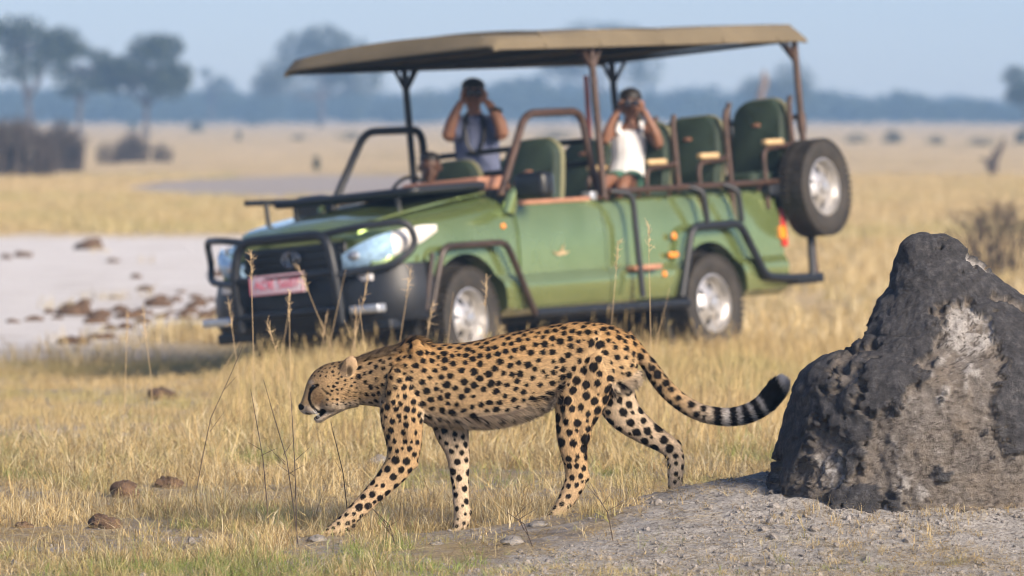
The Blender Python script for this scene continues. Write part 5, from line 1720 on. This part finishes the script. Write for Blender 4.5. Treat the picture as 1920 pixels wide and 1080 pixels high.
for k, (x, y, w, h, lab) in enumerate([(368, 246, 34, 26, 'dark bush on the far plain left of the broad hazy tree'), (250, 242, 22, 18, 'small bush under the dense round-crowned tree'), (122, 243, 14, 20, 'small bush under the slender tree'), (475, 236, 44, 14, 'flat bush on the far plain left of the canopy tip'), (1605, 268, 52, 20, 'flat bush on the far plain nearest the spare wheel'), (1675, 268, 44, 28, 'tallest dark bush on the far plain right of the truck'),
                                       (1755, 270, 42, 18, 'low bush midway along the plain at right'), (1840, 272, 66, 18, 'wide flat bush above the bent dead stump'), (1915, 268, 26, 30, 'bush on the plain at the right edge'), (560, 262, 40, 12, 'low grey bush on the plain under the canopy tip'), (660, 262, 70, 18, 'low bush behind the far windscreen post'), (1040, 262, 90, 24, 'broad bush seen through the near window frame'), (447, 262, 10, 18, 'thin upright bush on the plain at left'), (593, 318, 14, 28, 'upright dry bush left of the far windscreen post')]):
    low_bush(x, y, w, h, 300 + k, lab)
# bent dead stump on the right
x0, y0, z0 = ground_at(1862, 330); sc = y0 / FPX
stump = empty('dead_stump', (x0, y0, z0), 'bent dead stump on the plain above the termite mound', 'stump')
mb = MB(); mb.tube([(0, 0, -.1), (-2*sc, 0, 22*sc), (6*sc, 0, 40*sc), (16*sc, 0, 54*sc), (20*sc, 0, 72*sc)], [11*sc, 11*sc, 8*sc, 5*sc, 2*sc], 9)
mb.tube([(0, 0, 18*sc), (-16*sc, 0, 30*sc), (-26*sc, 0, 34*sc)], [4*sc, 3*sc, 1.5*sc], 7)
mb.build('trunk', TWIG, stump)
# dead snag behind the rearmost seat
x0, y0, z0 = ground_at(1412, 300); sc = y0 / FPX
snag = empty('dead_snag', (x0, y0, z0), 'leaning pale dead snag behind the rearmost seat', 'snag')
mb = MB(); mb.tube([(0, 0, -.1), (6*sc, 0, 60*sc), (14*sc, 0, 120*sc), (22*sc, 0, 148*sc), (20*sc, 0, 168*sc)], [8*sc, 7*sc, 6*sc, 7*sc, 3*sc], 9)
mb.build('trunk', simple('weathered_wood', (0.19, 0.14, 0.11), .9, var=.2, scale=3), snag)
# ------------------------------------------------------------------ grass
GRASS = attr_mat('dry_grass_blades', 'col', 0.75, translucent=0.30, spec=0.15, tint=(0.20, 0.30, 0.065))
def tuft(name, seed, nb, h, spread, lean, width, seedhead=False, flat=False):
    rg = np.random.default_rng(seed)
    V_, F4, F3, C = [], [], [], []
    for k in range(nb):
        a = rg.uniform(0, 2*math.pi); r_ = spread * math.sqrt(rg.random())
        b0 = np.array([r_*math.cos(a), r_*math.sin(a), -.01])
        hh = h * rg.uniform(.45, 1.0)
        ld = rg.uniform(0, 2*math.pi); ll = lean * abs(rg.standard_normal()) * hh
        dirv = np.array([math.cos(ld), math.sin(ld), 0])
        wv = np.array([-math.sin(a*3.1), math.cos(a*3.1), 0]) * width * rg.uniform(.6, 1.2)
        n = len(V_)
        for t, wk in ((0, 1.0), (.35, .9), (.72, .6)):
            p = b0 + dirv * ll * t * t + np.array([0, 0, hh * (t - .12*lean*t*t)])
            V_ += [p - wv*wk, p + wv*wk]
        bend = 1.0 + (.5 * rg.random() if rg.random() < .3 else 0)
        V_.append(b0 + dirv * ll * bend + np.array([0, 0, hh * (.96 - .35*(bend-1))]))
        F4 += [(n, n+1, n+3, n+2), (n+2, n+3, n+5, n+4)]; F3.append((n+4, n+5, n+6))
        base = np.array([(0.64, 0.49, 0.24), (0.70, 0.57, 0.32), (0.54, 0.40, 0.19), (0.75, 0.65, 0.43), (0.38, 0.27, 0.14)][rg.choice(5, p=[.27, .26, .18, .14, .15])])
        C += [base * rg.uniform(.55, 1.15)] * 7
        if seedhead and rg.random() < .35:
            top = V_[-1]
            for q in range(6):
                n = len(V_); e = top + np.array([rg.standard_normal()*.012, rg.standard_normal()*.012, -.05*q/6 + .03])
                s0 = top + np.array([0, 0, -.06*q/6])
                V_ += [s0, s0 + np.array([.002, 0, .004]), e]; F3.append((n, n+1, n+2)); C += [base * .9] * 3
    me = mesh_np(name, np.array(V_), [np.array(F4), np.array(F3)])
    set_col(me, 'col', np.array(C))
    o = link(name, me, GRASS)
    return o
def rot_n(n, tilt=.12):
    return np.stack([rng.standard_normal(n)*tilt, rng.standard_normal(n)*tilt, rng.uniform(0, 6.283, n)], 1)
def field(n, y0, y1, margin=.35):
    """points spread evenly over the part of the ground in view"""
    Y = np.sqrt(rng.uniform(y0**2, y1**2, n)); half = 960 * Y / FPX + margin
    return rng.uniform(-1, 1, n) * half, Y
def in_mound(x, y): return ((x - 1.78) / .78) ** 2 + ((y - 25.5) / .52) ** 2 < 1
near_src = [tuft('grass_tuft', 500 + k, 12, .095 + .012*(k % 3), .05, .6, .0018) for k in range(6)] + [tuft('grass_tuft', 520 + k, 6, .19, .04, .4, .0016, True) for k in range(3)] + [tuft('litter_tuft', 540 + k, 14, .09, .08, 2.2, .0019) for k in range(3)]
x, y = field(36000, 21.0, 33.0, 1.3)
den = .10 + 1.3 * noise2(x, y, .7, 3, 61) + 1.5 * noise2(x, y, 2.4, 2, 62)
keep = (rng.random(len(x)) < np.clip(den + .32, .08, 1)) & ~in_mound(x, y)
sl = soil_mask(x, y)
keep &= rng.random(len(x)) > sl * .55
x, y, sl = x[keep], y[keep], sl[keep]
n = len(x)
pr_ = np.array([.105]*6 + [.028]*3 + [.095]*3); idx = rng.choice(12, n, p=pr_ / pr_.sum())
green = np.clip((noise2(x, y, .8, 3, 64) * 1.5 + noise2(x, y, 3.5, 2, 65) * 1.2 - .04), 0, 1)
tint = green * (rng.random(n) < .75) * .85
s_ = rng.uniform(.65, 1.25, n) * (1 - .45*sl) * (1 - .25 * green)
for pxx in (-.77, -.21, .175): s_ *= np.where((np.abs(x - pxx) < .13) & (y > 24.3) & (y < 26.05), .5, 1)
for qx, qy in PUT[:10]: s_ *= np.where((np.abs(x - qx) < .11) & (y > qy - 1.0) & (y < qy + .08), .42, 1)
s_ *= np.where(y > 27.5, 1.0 + .35 * sm((y - 27.5) / 5), 1.0)
scatter('dry_grass', np.stack([x, y, gz(x, y) - .005], 1), np.stack([s_, s_, s_ * rng.uniform(.75, 1.2, n)], 1), rot_n(n), idx, near_src,
        'short dry straw-coloured grass with green shoots in the foreground', 'grass', tint, np.clip(.94 + .26 * noise2(x, y, 1.3, 3, 77) + rng.uniform(-.22, .16, n), .4, 1.15))
mid_src = [tuft('grass_tuft', 560 + k, 18, .19, .08, .45, .0020) for k in range(4)] + [tuft('grass_tuft', 570 + k, 10, .30, .06, .3, .0018, True) for k in range(2)]
x, y = field(36000, 32.0, 50.0, 2.0)
d = (x - TR_O[0]) * TR_LEFT[0] + (y - TR_O[1]) * TR_LEFT[1]
fw = -(x - TR_O[0]) * math.cos(TR_A) - (y - TR_O[1]) * math.sin(TR_A)
under = (np.abs(d) < 1.0) & (fw < 1.1) & (fw > -4.4)
keep = (rng.random(len(x)) < np.clip(.75 + .8*noise2(x, y, .35, 3, 66), .15, 1)) & (rng.random(len(x)) > pan_mask(x, y) * .97) & ~(under & (rng.random(len(x)) < .8))
x, y, under = x[keep], y[keep], under[keep]; n = len(x)
idx = rng.choice(6, n, p=[.22]*4 + [.06]*2)
tint = np.clip(noise2(x, y, .35, 3, 67) * 1.5 - .12, 0, 1) * .6
s_ = rng.uniform(.7, 1.2, n) * np.where(under, .6, 1)
pxl = 960 + FPX * x / y
s_ *= .50 + .70 * sm((pxl - 370) / 120) * (1 - .55 * sm((pxl - 1380) / 120))
scatter('mid_grass', np.stack([x, y, gz(x, y) - .005], 1), np.stack([s_, s_, s_ * rng.uniform(.7, 1.15, n)], 1), rot_n(n), idx, mid_src,
        'taller dry yellow grass around the truck', 'grass', tint, rng.uniform(.8, 1.15, n))
far_src = [tuft('grass_tuft', 580 + k, 26, .30, .22, .4, .005) for k in range(4)]
x, y = field(40000, 49.0, 190.0, 5.0)
keep = (rng.random(len(x)) < np.clip(.7 + .9*noise2(x, y, .12, 3, 68), .1, 1)) & (rng.random(len(x)) > pan_mask(x, y) * .985)
clr = ((x + 4.6) / 6.2) ** 2 + ((y - 168) / 30.0) ** 2 < .8
keep &= ~clr
x, y = x[keep], y[keep]; n = len(x)
s_ = rng.uniform(.6, 1.15, n)
tint = np.clip(np.exp(-((y - 108 - 8*noise2(x, y, .2, 2, 70)) / 9) ** 2) * .25 + noise2(x, y, .10, 3, 69) * .7, 0, .7)
scatter('far_grass', np.stack([x, y, gz(x, y) - .01], 1), np.stack([s_, s_, s_ * rng.uniform(.6, 1.0, n)], 1), rot_n(n), rng.choice(4, n), far_src,
        'dry pale grass covering the open plain', 'grass', tint, rng.uniform(.85, 1.15, n))

# flattened straw litter over soil and grass
lit_src = [tuft('straw_litter', 590 + k, 12, .10, .10, 4.0, .0017) for k in range(4)]
x, y = field(13000, 21.0, 32.0, 1.3)
keep = ~in_mound(x, y) & (rng.random(len(x)) < np.clip(.6 + 1.0 * noise2(x, y, 1.7, 3, 78), .1, 1))
x, y = x[keep], y[keep]; n = len(x); s_ = rng.uniform(.6, 1.2, n)
scatter('straw_litter', np.stack([x, y, gz(x, y) + .004], 1), np.stack([s_, s_, s_ * .28], 1), rot_n(n, .06), rng.choice(4, n), lit_src,
        'flattened dry straw litter lying on the soil', 'straw', np.zeros(n), rng.uniform(.6, 1.1, n))

# crumbs and clods of soil on the bank
CLOD = simple('grey_soil_clods', (0.13, 0.118, 0.108), 0.95, scale=9, col2=(0.36, 0.34, 0.325), bump=0.5, bump_scale=60)
def clod(seed):
    rg = np.random.default_rng(seed); bm = bmesh.new()
    bmesh.ops.create_icosphere(bm, subdivisions=2, radius=.02)
    P_ = np.array([v.co for v in bm.verts]); P_ = P_ * (1 + .55 * fbm(P_ * 60 + seed, 3, seed))[:, None] * np.array([1, 1, .7])
    for v, p in zip(bm.verts, P_): v.co = p
    me = bpy.data.meshes.new('clod'); bm.to_mesh(me); bm.free()
    return link('clod', me, CLOD)
x = rng.uniform(-1.9, 2.4, 50000); y = rng.uniform(21.8, 26.8, 50000)
keep = (rng.random(len(x)) < (soil_mask(x, y) * .9 + .10) * np.clip(.75 + 1.1 * noise2(x, y, 2.6, 3, 74), .15, 1)) & ~in_mound(x, y)
x, y = x[keep], y[keep]; n = len(x)
s_ = np.minimum(.05 + .065 * rng.exponential(1.0, n) ** 1.45, 1.1)
scatter('soil_clods', np.stack([x, y, gz(x, y) + .002], 1), np.stack([s_, s_, s_], 1), rot_n(n, 1.0), rng.choice(5, n), [clod(600 + k) for k in range(5)],
        'crumbly grey soil clods on the bank round the mound', 'soil')

# tall flowering grass stalks standing in front of the truck, and bare twigs in the foreground
STALK = simple('straw_stalk', (0.34, 0.24, 0.13), 0.8, scale=10, col2=(0.55, 0.42, 0.25))
def stalk(px, py, tpx, tpy, seed, label, Y, plume=True, mat=None, name='grass_stalk', rad=.0028, branches=0, cat='stalk', group='tall seeding grass stalks before the truck'):
    rg = np.random.default_rng(seed)
    x0 = (px - 960) * Y / FPX; z0 = float(gz(np.array([x0]), np.array([Y]))[0])
    top = Vector(at(tpx, tpy, Y)) - Vector((x0, Y, z0))
    o = empty(name, (x0, Y, z0), label, cat, group)
    mb = MB(); mid_ = top * .5 + Vector((-top.x*.16, .02*rg.standard_normal(), .02))
    pts = [Vector((0, 0, -.01)), top*.25 + Vector((-top.x*.10, 0, 0)), mid_, top*.78 + Vector((-top.x*.06, 0, .01)), top]
    mb.tube(pts, [rad, rad*.95, rad*.85, rad*.7, rad*.4], 5)
    for k in range(branches):
        f_ = rg.uniform(.3, .9); b0 = top * f_ + Vector((-top.x*.12, 0, 0)); s2 = rg.choice((-1, 1))
        mb.tube([b0, b0 + Vector((s2*.05*rg.uniform(.5, 1.6), .02*rg.standard_normal(), .07*rg.uniform(.4, 1.4)))], [rad*.6, rad*.25], 4)
    mb.build('stem', mat or STALK, o)
    if plume:
        pb = MB(); ax = (top - pts[3]).normalized()
        for k in range(26):
            f_ = rg.random(); b0 = top - ax * .16 * f_
            d_ = (ax * rg.uniform(.6, 1.2) + Vector(rg.standard_normal(3)) * .45).normalized()
            pb.tube([b0, b0 + d_ * rg.uniform(.02, .05)], [.0016, .0006], 3)
        pb.build('seed_head', STALK, o, smooth=False)
    return o
tall = [(478, 690, 470, 470), (512, 690, 545, 565), (455, 640, 428, 560), (545, 690, 542, 545), (600, 690, 648, 505), (655, 680, 560, 500), (640, 690, 690, 520), (700, 690, 672, 560), (588, 680, 612, 590), (735, 690, 770, 505), (720, 690, 645, 600), (560, 690, 500, 600), (660, 690, 668, 575), (828, 680, 850, 548), (1135, 640, 1160, 450), (1222, 640, 1216, 420), (1205, 640, 1256, 540), (232, 720, 240, 590), (290, 730, 268, 580), (352, 800, 450, 640), (780, 690, 812, 570), (905, 640, 912, 520)]
SEG = ((420, 'the white pan'), (650, 'the bull bar'), (780, 'the near headlight'), (930, 'the front wheel'), (9999, 'the truck door and load bed'))
stalk_label = {}
for lo_, (hi_, what) in zip([-999] + [q[0] for q in SEG], SEG):
    ks_ = sorted((k for k in range(len(tall)) if lo_ <= tall[k][2] < hi_), key=lambda k: tall[k][2])
    for q, k in enumerate(ks_):
        stalk_label[k] = (ORD[q] if q else 'first ') + 'thin dry grass stalk from the left standing before ' + what
for k, (x, y, tx, ty) in enumerate(tall):
    stalk(x, y, tx, ty, 700 + k, stalk_label[k], 31.0 + (k * 37 % 50) / 12.0, plume=(k % 3 != 1), rad=.0018)
twigs = [(560, 1010, 494, 712, 25.2, 'tall bare twig in the foreground left of the cheetah\'s head'), (557, 990, 545, 735, 25.6, 'bare twig standing just before the cheetah\'s nose'), (505, 880, 470, 730, 26.0, 'leaning bare twig at left of the tallest foreground twig'), (745, 1035, 700, 955, 25.0, 'leaning branched twig under the cheetah\'s near foreleg'), (655, 905, 620, 790, 26.2, 'thin dark twig below the cheetah\'s chin'), (365, 870, 455, 650, 28.5, 'long slanting twig in the grass at left'), (1000, 1040, 950, 960, 24.8, 'short branched twig on the bank below the cheetah\'s belly'), (1150, 1005, 1120, 930, 24.7, 'short dark twig on the bank behind the near hind paw'), (865, 800, 920, 890, 27.2, 'dead twig lying behind the cheetah')]
for k, (x, y, tx, ty, Y, lab) in enumerate(twigs[:-1]):
    stalk(x, y, tx, ty, 760 + k, lab, Y, plume=False, mat=TWIG, name='bare_twig', rad=.0024, branches=4 if k in (3, 6, 7, 0) else 2, cat='twig', group='bare twigs in the foreground')
